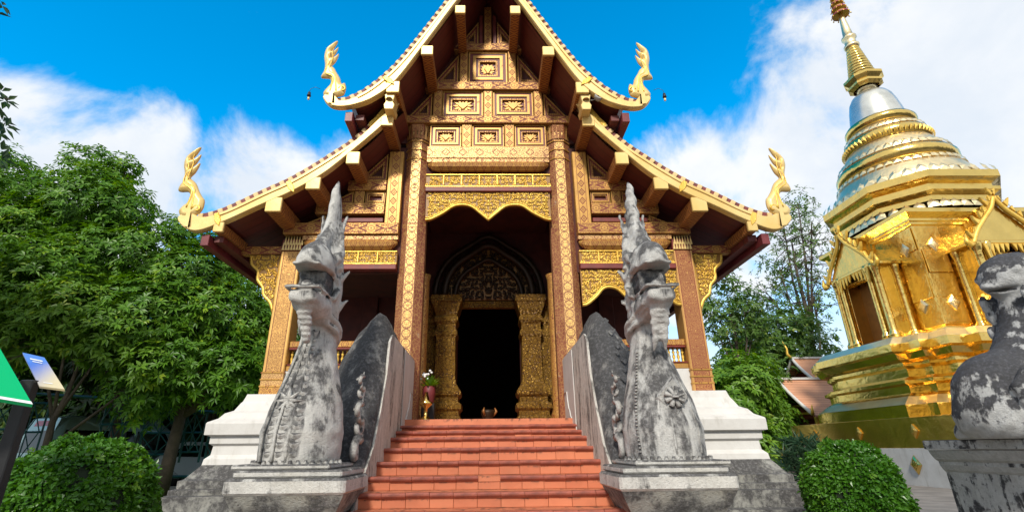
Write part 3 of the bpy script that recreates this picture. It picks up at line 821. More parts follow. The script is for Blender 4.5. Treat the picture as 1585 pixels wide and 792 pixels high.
for s in (1, -1):
    plinth(PW, s, 'plinth', 'whitewash'); plinth(PD, s, 'plinth_footing', 'stone_base')
MB().box(-1.5, 1.5, 7.02, 18, 1.36, 1.478).build('porch_floor', M['terracotta'], hall)

# porch back wall, doorway and dark interior
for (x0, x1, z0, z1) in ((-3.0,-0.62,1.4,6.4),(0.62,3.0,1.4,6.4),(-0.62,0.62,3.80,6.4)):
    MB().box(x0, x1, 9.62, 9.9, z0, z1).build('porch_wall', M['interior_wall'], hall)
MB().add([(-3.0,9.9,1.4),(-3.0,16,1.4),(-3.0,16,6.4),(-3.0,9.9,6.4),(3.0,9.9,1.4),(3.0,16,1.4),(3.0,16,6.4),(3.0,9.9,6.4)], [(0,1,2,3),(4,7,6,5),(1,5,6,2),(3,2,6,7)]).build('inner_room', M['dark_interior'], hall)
MB().box(-1.2, 1.2, FY+0.17, 9.62, 5.35, 5.45).build('porch_ceiling', M['lacquer_dark'], hall)
for s in (1, -1): MB().box(min(s*1.5,s*3.6), max(s*1.5,s*3.6), FY+0.17, 9.62, 3.95, 4.02).build('porch_ceiling', M['lacquer_dark'], hall)
def sqmould(mb, prof, cx, y0, y1):
    """rectangular moulded pier: prof (half width, forward offset, z)"""
    V = []; F = []
    for w, f, z in prof: V += [(cx-w, y0-f, z), (cx+w, y0-f, z), (cx+w, y1, z), (cx-w, y1, z)]
    for k in range(len(prof)-1):
        for i in range(4): j = (i+1) % 4; F.append((k*4+i, k*4+j, (k+1)*4+j, (k+1)*4+i))
    n = len(prof); F += [(3,2,1,0), (n*4-4, n*4-3, n*4-2, n*4-1)]
    return mb.add(V, F)
door = MB().box(-0.62, 0.62, 9.50, 9.62, 3.70, 3.84, 0.01).build('door_surround', M['old_gold'], hall)
for s in (1, -1):
    p = [(.30,.16,1.48),(.30,.16,1.62),(.27,.13,1.64),(.27,.13,1.72),(.31,.17,1.76),(.31,.17,1.84),(.25,.11,1.88),(.25,.11,1.96),(.29,.15,2.0),(.30,.16,2.06),(.26,.12,2.12),(.20,.07,2.22),(.185,.05,2.3),(.175,.05,3.05),(.21,.08,3.10),(.21,.08,3.16),(.18,.05,3.2),(.18,.05,3.3),(.22,.10,3.36),(.22,.10,3.42),(.19,.07,3.46),(.23,.12,3.56),(.27,.16,3.7),(.29,.18,3.72),(.29,.18,3.84)]
    pl = sqmould(MB(), p, s*0.80, 9.22, 9.62).build('pilaster', M['old_gold'], door)
    p2 = [(w*0.72, f*0.8, z) for w, f, z in p]
    sqmould(MB(), p2, s*1.12, 9.34, 9.62).build('pilaster', M['old_gold'], door)
    # gilded round pillar beside the doorway
    pc = MB().lathe([(.15,0),(.15,.12),(.12,.2),(.115,2.4),(.14,2.5)], 14).build('pillar', M['gilt_scroll'], hall); pc.location = (s*1.16, 8.35, 1.48)
    MB().box(min(s*1.28,s*1.34), max(s*1.28,s*1.34), 7.95, 9.62, 1.48, 4.0).build('porch_side_wall', M['interior_wall'], hall)
arch = []
for i in range(25):
    a = math.pi*i/24; arch.append((0.88*math.cos(a), 9.40, 3.86+0.98*math.sin(a)**0.85*(1+0.16*math.exp(-((i-12)/2.2)**2))))
MB().tube(arch, 0.075, 7).build('arch_moulding', M['shade_dark_bronze'], door)
MB().tube([(x*0.76, y+0.03, 3.86+(z-3.86)*0.74) for x, y, z in arch], 0.05, 6).build('arch_moulding', M['shade_dark_bronze'], door)
MB().tube([(x*1.22, y+0.06, 3.86+(z-3.86)*1.2) for x, y, z in arch], 0.06, 6).build('arch_moulding', M['shade_dark_bronze'], door)
filigree('tympanum_carving', lambda x, z: (x/1.02)**2+((z-3.86)/1.12)**2 < 1, -1.1, 1.1, 3.88, 5.0, 9.46, 0.085, door, 'shade_dark_bronze', seed=31)
MB().prism([(x, z) for x, y, z in arch], 9.49, 9.55).build('tympanum', M['carve_back'], door)

# ------------------------------------------------------------------ roofs
U_TOP = [(0,10.20),(.40,9.38),(.76,8.69),(1.27,7.76),(1.58,7.24),(1.84,6.91),(2.09,6.67),(2.34,6.52),(2.50,6.50)]
U_BOT = [(0,9.52),(.50,8.68),(1.05,7.66),(1.53,6.80),(1.86,6.46),(2.13,6.32),(2.37,6.27),(2.56,6.31),(2.69,6.46),(2.64,6.55),(2.52,6.53)]
L_TOP = [(1.60,6.68),(1.83,6.42),(2.20,5.96),(2.66,5.56),(3.15,5.19),(3.59,4.94),(4.07,4.66),(4.35,4.55),(4.50,4.54)]
L_BOT = [(1.60,6.32),(1.83,6.03),(2.25,5.57),(2.64,5.18),(3.10,4.86),(3.55,4.62),(4.00,4.37),(4.36,4.21),(4.58,4.25),(4.74,4.40),(4.70,4.50),(4.56,4.52)]
FIN_U = [(2.59,7.68),(2.63,7.54),(2.685,7.45),(2.62,7.47),(2.565,7.54),(2.60,7.40),(2.66,7.31),(2.60,7.33),(2.54,7.40),(2.575,7.24),(2.63,7.14),(2.58,7.08),(2.54,7.00),(2.47,6.88),(2.43,6.76),(2.38,6.78),(2.35,6.68),(2.36,6.58),(2.39,6.53),(2.52,6.49),(2.66,6.49),(2.71,6.57),(2.67,6.66),(2.62,6.74),(2.61,6.81),(2.64,6.87),(2.71,6.88),(2.78,6.89),(2.78,6.94),(2.75,7.03),(2.75,7.17),(2.78,7.31),(2.78,7.43),(2.76,7.52),(2.70,7.59)]
FIN_L = [(4.67,5.72),(4.71,5.58),(4.775,5.48),(4.70,5.50),(4.635,5.58),(4.68,5.42),(4.76,5.32),(4.69,5.345),(4.62,5.42),(4.66,5.25),(4.72,5.15),(4.66,5.09),(4.60,5.03),(4.53,4.90),(4.46,4.80),(4.42,4.75),(4.41,4.63),(4.45,4.53),(4.57,4.45),(4.70,4.45),(4.77,4.55),(4.74,4.63),(4.67,4.71),(4.65,4.82),(4.70,4.89),(4.81,4.89),(4.86,4.92),(4.85,5.01),(4.81,5.10),(4.83,5.24),(4.87,5.37),(4.87,5.49),(4.81,5.60)]
def smooth_closed(poly, n=3):
    P = poly+poly[:3]; o = []
    P = [poly[-1]]+P
    for i in range(1, len(poly)+1):
        p0, p1, p2, p3 = (np.array(q, float) for q in P[i-1:i+3])
        for k in range(n):
            t = k/n; o.append(tuple(0.5*((2*p1)+(-p0+p2)*t+(2*p0-5*p1+4*p2-p3)*t*t+(-p0+3*p1-3*p2+p3)*t**3)))
    return o
def pillow(poly, th, h):
    """carved board: polygon in x,z swelling to half thickness th"""
    P = np.array(poly); Q = np.roll(P, -1, 0)
    def f(X, Y, Z):
        x = X[:, 0, :]; z = Z[:, 0, :]; d = np.full(x.shape, 9.); ins = np.zeros(x.shape, bool)
        for (ax, az), (bx, bz) in zip(P, Q):
            ex, ez = bx-ax, bz-az; t = np.clip(((x-ax)*ex+(z-az)*ez)/(ex*ex+ez*ez+1e-12), 0, 1)
            d = np.minimum(d, np.hypot(x-ax-t*ex, z-az-t*ez))
            c = ((az > z) != (bz > z)) & (x < (bx-ax)*(z-az)/((bz-az) if bz != az else 1e-9)+ax); ins ^= c
        sd = np.where(ins, -d, d)[:, None, :]
        w = th*np.sqrt(np.clip(-sd/.06, 0, 1))
        return np.where(sd > 0, np.maximum(sd, np.abs(Y)-.5*h), np.maximum(np.abs(Y)-np.maximum(w, .012), sd))
    lo = (P[:, 0].min()-3*h, -th-3*h, P[:, 1].min()-3*h); hi = (P[:, 0].max()+3*h, th+3*h, P[:, 1].max()+3*h)
    return surface_nets(f, lo, hi, h)
cap_proto = None
def build_roof(TOP, BOT, FIN, yb, name, s, back=16.0):
    global cap_proto
    top = spline(TOP, 6); bot = spline(BOT, 6)
    off = lambda pts, d: [(p[0]-d*0.62, p[1]-d*0.78) for p in pts]
    # slab: underside planks and tiled top
    nslab = [p for p in top if p[0] <= TOP[-2][0]]
    lo = off(nslab, 0.26); hi = off(nslab, 0.03)
    V = []; F = []; n = len(lo)
    for y in (yb+0.07, back):
        V += [(s*x, y, z) for x, z in lo]+[(s*x, y, z) for x, z in hi]
    for i in range(n-1): F += [(i, 2*n+i, 2*n+i+1, i+1)]
    F += [(n-1, 3*n-1, 4*n-1, 2*n-1), (0, n, 3*n, 2*n)]
    roof = MB().add(V, F).build(name, M['soffit_red'], hall)
    V2 = []; F2 = []
    for y in (yb+0.02, back): V2 += [(s*x, y, z) for x, z in hi]
    for i in range(n-1): F2.append((i, i+1, n+i+1, n+i))
    MB().add(V2, F2).build('tiled_slope', M['roof_tile'], roof)
    # verge strip and its row of cap tiles
    hi2 = off(top, 0.125)
    strip = [(s*x, z) for x, z in top]+[(s*x, z) for x, z in hi2[::-1]]
    strip = [(s*x, z) for x, z in off(top, 0.004)]+[(s*x, z) for x, z in hi2[::-1]]
    MB().prism(strip, yb+0.012, yb+0.10).build('verge_strip', M['verge_dark'], roof)
    acc = 0.06; prev = top[0]
    for p in top[1:]:
        seg = math.hypot(p[0]-prev[0], p[1]-prev[1])
        while acc < seg:
            t = acc/seg; q = (prev[0]+(p[0]-prev[0])*t, prev[1]+(p[1]-prev[1])*t); ang = math.atan2(p[1]-prev[1], p[0]-prev[0])
            if q[1] < 9.2:
                if cap_proto is None:
                    cap_proto = MB().box(-0.038, 0.038, -0.045, 0.12, -0.112, -0.002, 0.008).build('verge_tile', M['verge_cream'], roof); o = cap_proto
                else: o = dup(cap_proto, roof)
                o.location = (s*q[0], yb+0.03, q[1]-0.01); o.rotation_euler = (rng.uniform(-.04,.04), -ang*s+rng.uniform(-.05,.05), 0)
            acc += 0.142
        acc -= seg; prev = p
    # bargeboard
    tp = off(top, 0.115)
    tp = [p for p in tp if p[0] <= bot[-1][0]-0.05]
    poly = [(s*x, z) for x, z in tp]+[(s*x, z) for x, z in bot[::-1]]
    bb = MB().prism(poly, yb-0.05, yb+0.04, 0.012, 0.012).build('bargeboard', M['pale_gold'], hall)
    k = [p for p in bot if p[0] < BOT[-4][0]-0.02]
    b2 = [(s*x, z+0.004) for x, z in k]; b3 = [(s*(x+0.055), z+0.062) for x, z in k]
    MB().prism(b2+b3[::-1], yb-0.074, yb-0.051, 0.008, 0.008).build('lower_moulding', M['pale_gold'], bb)
    q = [p for p in tp if p[0] < bot[-1][0]-0.35]
    b2 = [(s*(x-0.003), z-0.006) for x, z in q]; b3 = [(s*(x-0.03), z-0.045) for x, z in q]
    MB().prism(b2+b3[::-1], yb-0.068, yb-0.051, 0.006, 0.006).build('upper_moulding', M['pale_gold'], bb)
    # joint collars carved on the board
    for fr in ((0.52, 0.80) if name == 'lower_roof' else (0.60,)):
        i = int(fr*len(tp)); a = tp[i]; dd = Vector((tp[min(i+1, len(tp)-1)][0]-tp[i-1][0], tp[min(i+1, len(tp)-1)][1]-tp[i-1][1])).normalized(); nn = Vector((-dd.y, dd.x))
        if nn.y > 0: nn = -nn
        P = [(a[0]-dd.x*.035, a[1]-dd.y*.035), (a[0]+dd.x*.035, a[1]+dd.y*.035), (a[0]+dd.x*.05+nn.x*.14, a[1]+dd.y*.05+nn.y*.14), (a[0]+nn.x*.24, a[1]+nn.y*.24), (a[0]-dd.x*.05+nn.x*.14, a[1]-dd.y*.05+nn.y*.14)]
        MB().prism([(s*x, z) for x, z in P], yb-0.085, yb-0.05, 0.012, 0.012).build('carved_clasp', M['carved_gold'], bb)
    # flame-headed serpent finial
    P = smooth_closed(FIN, 4)
    Vf, Ff = pillow(P, 0.060, 0.0105)
    Vf = Vf*np.array([s, 1, 1])+np.array([0, yb-0.01, 0])
    fin = np_obj('serpent_finial', Vf, Ff[:, ::s], M['pale_gold'], hall)
    cx = sum(p[0] for p in FIN[17:22])/5; cz = sum(p[1] for p in FIN[17:22])/5
    mb = MB()
    bx, bz = FIN[17][0]+.03, FIN[17][1]+.05             # scroll at the heel of the finial
    mb.tube([(s*(bx+(.062-.005*t)*math.cos(t*.7)), yb-.055, bz+(.062-.005*t)*math.sin(t*.7)) for t in range(11)], [.020-.0011*t for t in range(11)], 6)
    mb.build('scroll', M['carved_gold'], fin)
    mid = [FIN[21], FIN[23], FIN[24], FIN[27], FIN[29], FIN[30], FIN[0]]; inn = [FIN[17], FIN[13], FIN[12], FIN[11], FIN[8], FIN[4], FIN[0]]
    for w in (0.36, 0.64):
        pts = spline([(a[0]*w+b[0]*(1-w), a[1]*w+b[1]*(1-w)) for a, b in zip(mid, inn)], 4)[:-3]
        MB().tube([(s*x, yb-0.066, z) for x, z in pts], [0.015*(1-0.7*i/len(pts)) for i in range(len(pts))], 5).build('carved_rib', M['carved_gold'], fin)
    # eave fascia running back along the roof edge
    ex, ez = BOT[-5][0]-0.02, BOT[-5][1]-0.06
    if name == 'upper_roof': ex, ez = 2.30, 6.20
    MB().box(min(s*(ex-.10), s*(ex+.02)), max(s*(ex-.10), s*(ex+.02)), yb+0.02, back, ez-0.15, ez+0.03, 0.006).build('eave_board', M['maroon'], roof)
    MB().box(min(s*(ex-.26), s*(ex-.12)), max(s*(ex-.26), s*(ex-.12)), yb+0.12, back, ez-0.06, ez+0.05, 0.006).build('eave_board', M['soffit_red'], roof)
    return roof
for s in (1, -1):
    build_roof(U_TOP, U_BOT, FIN_U, 6.67, 'upper_roof', s); build_roof(L_TOP, L_BOT, FIN_L, 6.95, 'lower_roof', s)
# purlins that carry the overhang, gilded end faces
def purlin(x, zb, w, h, y0, y1=FY+0.12):
    p = MB().box(-w/2, w/2, y0+0.03-FY, y1-FY, -h/2, h/2, 0.008).build('purlin', M['purlin'], hall); p.location = (x, FY, zb+h/2)
    MB().box(-w/2-.012, w/2+.012, y0-0.02-FY, y0+0.03-FY, -h/2-.004, h/2+.010, 0.01).build('end_block', M['pale_gold'], p)
    mb = MB()
    for i in range(6): xx = -w/2+(i+.5)*w/6; mb.prism([(xx-w/14,-h/2-.012),(xx+w/14,-h/2-.012),(xx,-h/2-.05)], 0, 0.01)
    return p
for s in (1, -1):
    for (x, zb, w, h, y0) in ((.49,8.30,.16,.17,6.63),(1.04,7.36,.18,.18,6.63),(1.57,6.57,.19,.21,6.63),(1.68,6.10,.18,.17,6.88),(2.18,5.38,.19,.21,6.90),(2.76,4.92,.20,.20,6.90),(3.32,4.53,.22,.23,6.90),(4.09,4.19,.13,.15,6.90)):
        purlin(s*x, zb, w, h, y0)
    # carved bracket between the two roofs
    bx = s*1.62
    MB().prism([(bx-.07,6.27),(bx+.07,6.27),(bx+.09,6.36),(bx+.06,6.42),(bx+.075,6.50),(bx+.09,6.57),(bx-.09,6.57),(bx-.075,6.50),(bx-.06,6.42),(bx-.09,6.36)], 6.66, 6.95, 0.012, 0.012).build('carved_bracket', M['pale_gold'], hall)
    MB().lathe([(.055,0),(.05,.02)], 14).build('boss', M['carve_back'], hall).location = (bx, 6.655, 6.45)
    hall.children[-1].rotation_euler = (R(90), 0, 0)
    MB().prism([(s*1.75,6.30),(s*1.98,6.12),(s*2.0,6.20),(s*1.90,6.32),(s*1.82,6.45),(s*1.75,6.55)], 6.93, 6.99, 0.01, 0.01).build('carved_clasp', M['carved_gold'], hall)
    # wind bells on wires at the finial tips
    b = MB().tube([(s*2.77,6.66,6.66),(s*2.86,6.66,6.70),(s*2.93,6.66,6.66),(s*2.94,6.66,6.60)], 0.004, 4); b.build('bell_wire', M['black_paint'], hall)
    bl = thing('wind_bell', 'tiny dark wind bell hanging off the %s upper roof finial' % ('right' if s > 0 else 'left'), 'bell', (s*2.94, 6.66, 6.52), 'wind bells at the roof tips')
    MB().lathe([(0.008,0.08),(0.022,0.07),(0.028,0.02),(0.034,0.0),(0.028,0.0)], 10).build('bell_body', M['black_paint'], bl)
    MB().lathe([(0.004,-0.08),(0.018,-0.07),(0.018,-0.03),(0.004,-0.02)], 8).build('clapper', M['pale_gold'], bl)
# floodlight under the right upper roof
fl = thing('floodlight', 'round grey floodlight under the right end of the upper roof', 'floodlight', (1.84, 6.62, 6.52))
o = MB().lathe([(0.05,-0.09),(0.07,-0.05),(0.075,0.0),(0.065,0.012),(0.06,0.004)], 18).build('housing', M['concrete'], fl); o.rotation_euler = (R(80), 0, R(10))
o = MB().lathe([(0.045,0.006),(0.03,0.014),(0.002,0.016)], 18).build('lens', M['lens'], fl); o.rotation_euler = (R(80), 0, R(10))
MB().tube([(0,0.06,0),(-0.1,0.1,-0.02),(-0.16,0.12,0.0)], 0.01, 5).build('arm', M['concrete'], fl)
# ------------------------------------------------------------------ staircase
stairs = thing('staircase', 'wide terracotta tiled staircase leading up to the dark temple door', 'staircase')
ST = [(7.07,1.478),(6.79,1.392),(6.47,1.312),(6.16,1.234),(5.81,1.116),(5.48,.988),(5.15,.862),(4.81,.748),(4.50,.628),(4.18,.50),(3.86,.375),(3.54,.25),(3.22,.125)]
for k, (y, z) in enumerate(ST):
    yb = ST[k-1][0] if k else 7.30
    zl = ST[k+1][1] if k+1 < len(ST) else 0.0
    tr = MB().box(-1.15, 1.15, y+0.010, yb+0.045, z-0.05, z-0.006).build('tread', M['terracotta'], stairs)
    MB().box(-1.15, 1.15, y+0.040, yb+0.05, zl-0.12, z-0.051).build('step_core', M['grout'], stairs)
    n = 11; w = 2.30/n; h = (z-0.045)-(zl-0.004); off = (k % 3)*0.03
    me = None; ms = None
    for i in range(n):
        x = -1.15+w*(i+0.5)
        if me is None:
            t = MB().box(-w/2+.0014, w/2-.0014, 0, .022, 0, h, 0.0018).build('riser_tile', M['terracotta'], stairs); me = t
        else: t = dup(me, stairs)
        t.location = (x, y+0.016+rng.uniform(-.002,.002), zl-0.004); t.rotation_euler = (rng.uniform(-.006,.006), 0, rng.uniform(-.006,.006))
        if k == 6 and i == 5: continue                       # one nosing tile has broken away
        if ms is None:
            prof = [(.045,-.044),(.012,-.044),(-.006,-.040),(-.016,-.026),(-.016,-.014),(-.006,-.001),(.012,.003),(.045,.003)]
            V = [(-w/2+.002, a, b) for a, b in prof]+[(w/2-.002, a, b) for a, b in prof]; m = len(prof)
            F = [(i_, i_+1, m+i_+1, m+i_) for i_ in range(m-1)]+[tuple(range(m))[::-1], tuple(range(m, 2*m))]
            ns = MB().add(V, F).build('nosing_tile', M['nosing'], stairs); ms = ns
        else: ns = dup(ms, stairs)
        ns.location = (x, y+rng.uniform(-.004,.003), z+rng.uniform(-.003,.003)); ns.rotation_euler = (0, rng.uniform(-.008,.008), rng.uniform(-.006,.006))

# ------------------------------------------------------------------ naga balustrades
NZ = [.90,1.05,1.25,1.5,1.75,1.98,2.15,2.30,2.45,2.65,2.85,3.02,3.20,3.38,3.56,3.72,3.86]
NRX = [.318,.335,.345,.300,.225,.168,.146,.150,.165,.172,.160,.130,.098,.072,.062,.042,.008]
NRY = [.37,.375,.36,.32,.265,.215,.190,.190,.21,.22,.205,.175,.135,.105,.085,.058,.010]
NYC = [.06,.05,.05,.09,.15,.19,.20,.18,.15,.13,.14,.16,.18,.19,.18,.15,.19]
def naga_sdf(right):
    def f(X, Y, Z):
        rx = np.interp(Z, NZ, NRX); ry = np.interp(Z, NZ, NRY); yc = np.interp(Z, NZ, NYC)
        A = np.abs(X)
        d = (np.sqrt((X/rx)**2+((Y-yc)/ry)**2)-1)*np.minimum(rx, ry)
        d = np.maximum(d, np.maximum(.93-Z, Z-3.86))
        # collar rings under the head
        for zc, rr in ((2.215, .036), (2.15, .024)):
            q = (np.sqrt((X/.172)**2+((Y-.17)/.21)**2)-1)*.172
            d = smin(d, np.sqrt(q**2+(Z-zc-.02+.45*(Y-.12))**2)-rr, .02)
        # lower jaw
        d = smin(d, rbox(X, Y, Z, (0,-.17,2.385), (.142-.10*np.clip(-Y-.2,0,.3),.25,.062), .045), .05)
        d = smin(d, ell(X, Y, Z, (0,-.10,2.33), (.138,.24,.10)), .06)
        lip = rbox(X, Y, Z, (0,-.185,2.455), (.156,.262,.016), .014); inner = rbox(X, Y, Z, (0,-.16,2.45), (.130,.24,.06), .02)
        d = smin(d, smax(lip, -inner, .01), .012)
        # snout dome and upper lip
        d = smin(d, smax(smin(ell(X, Y, Z, (0,-.14,2.70), (.168,.300,.27)), caps(X, Y, Z, (0,-.17,2.90), (0,-.10,3.06), .06, .02), .06), 2.672-Z, .02), .02)
        d = smin(d, rbox(X, Y, Z, (0,-.150,2.672), (.150-.10*np.clip(-Y-.2,0,.3),.268,.026), .022), .012)
        d = smin(d, caps(A, Y, Z, (.150,.02,2.67), (.165,.075,2.60), .030, .028), .015)
        d = smin(d, caps(A, Y, Z, (.165,.075,2.60), (.158,.02,2.47), .028, .028), .015)
        # brow ridge sweeping up to the crest
        d = smin(d, caps(X, Y, Z, (0,-.13,2.95), (0,.09,3.22), .05, .06), .04)
        d = smin(d, caps(A, Y, Z, (.12,-.16,2.74), (.145,.12,2.98), .042, .03), .03)
        d = smin(d, caps(A, Y, Z, (.145,.06,2.80), (.115,.15,3.18), .05, .028), .03)
        # mouth cut
        mouth = rbox(X, Y, Z, (0,-.29,2.573), (.30,.31-.07*(A > .13),.098), .03)
        d = smax(d, -mouth, .02)
        # tongue / teeth
        d = smin(d, caps(X, Y, Z, (0,-.05,2.50), (0,-.33,2.50), .07, .045), .02)
        if right: d = smin(d, caps(X, Y, Z, (.02,-.36,2.47), (.02,-.355,2.57), .035, .02), .015)
        # mouth-corner curl
        d = smin(d, caps(A, Y, Z, (.155,-.02,2.46), (.172,.03,2.53), .028, .034), .02)
        # eye
        d = smin(d, ell(A, Y, Z, (.140,-.01,2.87), (.055,.06,.06)), .012)
        # ears and gill fins
        for (x, y, z, r1, r2) in ((.18,.10,2.74,.055,.012),(.175,.16,2.46,.05,.012)):
            d = smin(d, caps(A, Y, Z, (x-.03,y+.02,z-.04), (x+.045,y+.06,z+.05), r1*.75, r2), .02)
        # crest flare
        d = smin(d, caps(A, Y, Z, (.080,.18,3.22), (.130,.21,3.44), .038, .012), .03)
        d = smin(d, caps(X, Y, Z, (0,.07,3.15), (0,.12,3.55), .055, .03), .03)
        # beard
        for i in range(7):
            t = i/6; d = smin(d, ell(X, Y, Z, (0,-.31+.14*t,2.30-.27*t), (.075-.035*t,.045,.032)), .012)
        if right:                                            # shaggier carving on the right-hand figure
            d = d+.010*np.sin(Z*46+3*np.sin(X*25))*np.clip((Z-2.1)*4, 0, 1)*np.sin(A*60+Z*12)*(Y > -.25)
            for i in range(5):
                t = i/4; d = smin(d, caps(A, Y, Z, (.04,-.30+.10*t,2.32-.30*t), (.085-.03*t,-.27+.12*t,2.22-.30*t), .030, .012), .012)
        d = d+.004*np.sin(X*31+Z*17)*np.sin(Y*27-Z*21)
        return d
    return f
def chest_y(x, z):
    rx, ry, yc = np.interp(z, NZ, NRX), np.interp(z, NZ, NRY), np.interp(z, NZ, NYC)
    return yc-ry*math.sqrt(max(0.02, 1-(x/rx)**2))
def scallop(mb, x, z, w, h, depth=0.036, up=1):
    y = chest_y(x, z)
    P = []; n = 7
    for i in range(n): a = math.pi*i/(n-1); P.append((x+w*math.cos(a), chest_y(x+w*math.cos(a), z-up*h*math.sin(a))+.004, z-up*h*math.sin(a)))
    c = (x, y-depth, z-up*h*0.35)
    P.append(c); F = [(i, i+1, n) for i in range(n-1)]+[(n-1, 0, n)]
    mb.add(P, F)
for s, side in ((-1, 'left'), (1, 'right')):
    right = s > 0; X0 = 1.555 if right else -1.645
    ng = thing('naga_statue', 'grey stone naga with %s, %s of the stairs' % ('a diamond flower medallion on its chest' if right else 'bands of scales down its chest', side), 'statue', (-1.645 if s < 0 else 1.555, 4.62, 0), 'naga guardians flanking the stairs')
    V, F = surface_nets(naga_sdf(right), (-.42,-.56,.90), (.42,.52,3.90), 0.0135)
    if right: V = V*np.array([1, 1, 1])
    nk = np_obj('neck_and_head', V, F, M['stone_grey' if right else 'stone'], ng); nk.rotation_euler = (0, 0, R(0))
    mb = MB()
    if not right:
        for lane, x0, n in ((-1,-.12,16),(0,.0,16),(1,.12,16)):
            for i in range(n):
                z = 1.10+i*.070; k = np.interp(z, NZ, NRX)/.36
                scallop(mb, (x0-.03)*k-0.02, z, .052*k, .056)
        for x0 in (-.185, .175, .06, -.06):
            mb.tube([((x0-.02)*np.interp(z, NZ, NRX)/.36-0.02, chest_y(x0*np.interp(z, NZ, NRX)/.36, z)-.004, z) for z in np.linspace(1.02, 2.16, 16)], .013, 5)
        for a in range(8): mb.tube([(-.05, chest_y(-.05,1.52)-.02, 1.50), (-.05+.11*math.cos(a*.785), chest_y(-.05,1.5)-.02, 1.50+.10*math.sin(a*.785))], [.03, .008], 5)
    else:
        y = chest_y(.03, 1.48)-.02
        mb.add([(.03-.15,y+.055,1.50),(.03,y+.005,1.33),(.03+.15,y+.055,1.50),(.03,y+.005,1.67),(.03-.13,y+.02,1.50),(.03,y-.03,1.352),(.03+.13,y+.02,1.50),(.03,y-.03,1.648)], [(0,1,5,4),(1,2,6,5),(2,3,7,6),(3,0,4,7),(4,5,6,7)])
        for a in range(8):
            t = a*.785+.39; mb.tube([(.03, y-.03, 1.50), (.03+.085*math.cos(t), y-.02, 1.50+.085*math.sin(t))], [.012, .026], 6)
        mb.tube([(.03,y-.05,1.49),(.03,y-.05,1.51)], .03, 8)
        for i in range(30):
            z = 1.06+i*.03; mb.tube([(-.30*np.interp(z,NZ,NRX)/.36, chest_y(-.30*np.interp(z,NZ,NRX)/.36, z)-.008, z), (-.30*np.interp(z,NZ,NRX)/.36, chest_y(-.3*np.interp(z,NZ,NRX)/.36, z)-.008, z+.016)], .014, 5)
        for x0 in (-.03, .22): mb.tube([(x0*np.interp(z, NZ, NRX)/.36, chest_y(x0*np.interp(z, NZ, NRX)/.36, z)-.002, z) for z in np.linspace(1.05, 2.1, 16)], .010, 5)
    for i in range(19):                                       # petal fringe at the foot
        a = math.pi*(1.06+0.88*i/18); mb.tube([(.37*math.cos(a), .06+.38*math.sin(a), .985), (.375*math.cos(a), .06+.385*math.sin(a), 1.03)], [.026, .012], 5)
    mb.build('chest_carving', M['stone_grey' if right else 'stone'], ng)
    Vm, Fm = surface_nets(lambda X, Y, Z: smin(rbox(X, Y, Z, (0,-.02,2.575), (.128,.20,.105), .03), ell(X, Y, Z, (0,-.15,2.49), (.09,.2,.045)), .03)+.008*np.sin(X*55)*np.sin(Z*60), (-.2,-.45,2.40), (.2,.15,2.72), .014)
    np_obj('mouth', Vm, Fm, M['stone_black'], ng)
    dx = -s*.085
    pd = MB().box(-.385,.385,-.37,.50,.962,1.002,.012).build('pedestal', M['stone'], ng)
    MB().box(dx-.42,dx+.42,-.42,.34,.905,.960,.014).build('slab', M['stone'], pd)
    MB().box(dx-.465,dx+.465,-.46,.30,.785,.903,.018).build('slab', M['stone'], pd)
    q = sqmould(MB(), [(.45,.0,.784),(.41,-.04,.70),(.37,-.08,.63),(.34,-.11,.60),(.34,-.11,.30),(.44,.0,.26),(.44,.0,-.02)][::-1], dx, -.44, .26); q.build('footing', M['stone_base'], pd)
    # body that arches up the side of the stairs
    secs = [(8.02,2.37,2.41,2.28),(7.6,2.38,2.46,2.32),(7.1,2.40,2.55,2.36),(6.6,2.41,2.70,2.38),(6.28,2.41,2.76,2.33),(5.98,2.34,2.60,2.12),(5.75,2.10,2.32,1.88),(5.50,1.66,1.92,1.56),(5.25,1.24,1.48,1.22),(5.08,1.02,1.16,1.03),(4.95,.88,.96,.90),(4.86,.80,.86,.82)]
    sp = spline(secs, 5)
    V = []; n = 0
    for (yy, zi, zt, zo) in sp:
        row = [(1.165,0.0),(1.165,zi*.5),(1.170,zi-.05),(1.19,zi),(1.26,zi+(zt-zi)*.55),(1.34,zi+(zt-zi)*.9),(1.41,zt),(1.50,zt-(zt-zo)*.28),(1.61,zt-(zt-zo)*.55),(1.72,zo+.0),(1.79,zo-.16),(1.81,zo*.5),(1.81,0.0)]
        n = len(row)
        for x, z in row:
            jit = .012*math.sin(yy*17+x*23)+.010*math.sin(z*29+yy*7)
            V.append((s*(x+(jit if x > 1.2 else 0)), yy, z+jit))
    F = []
    for i in range(len(sp)-1):
        for k in range(n-1):
            q = (i*n+k, i*n+k+1, (i+1)*n+k+1, (i+1)*n+k); F.append(q if s > 0 else q[::-1])
    F.append(tuple(range(n)) if s < 0 else tuple(range(n))[::-1]); F.append(tuple((len(sp)-1)*n+k for k in range(n)))
    bm = MB().add(V, F, True); bm.v = [(x-X0, y-4.62, z) for x, y, z in bm.v]
    body = bm.build('body', M['stone_black'], ng)
    # raised scales over the front of the arch
    mb = MB()
    rr = random.Random(5)
    for i in range(len(sp)):
        yy, zi, zt, zo = sp[i]
        if not 5.1 < yy < 6.1 or i % 2: continue
        for k in range(4):
            x = 1.46+k*.075+(.037 if (i//2) % 2 else 0); z = zt-(zt-zo)*min(1, (x-1.41)/.31)*1.0
            mb.add([(s*(x-.04)-X0, yy-.02-4.62, z+.02), (s*x-X0, yy-.06-4.62, z-.035), (s*(x+.04)-X0, yy-.02-4.62, z+.01), (s*x-X0, yy+.01-4.62, z+.055)], [(0,1,2,3)])
    if right: mb.build('scale_carving', M['stone_black'], body)
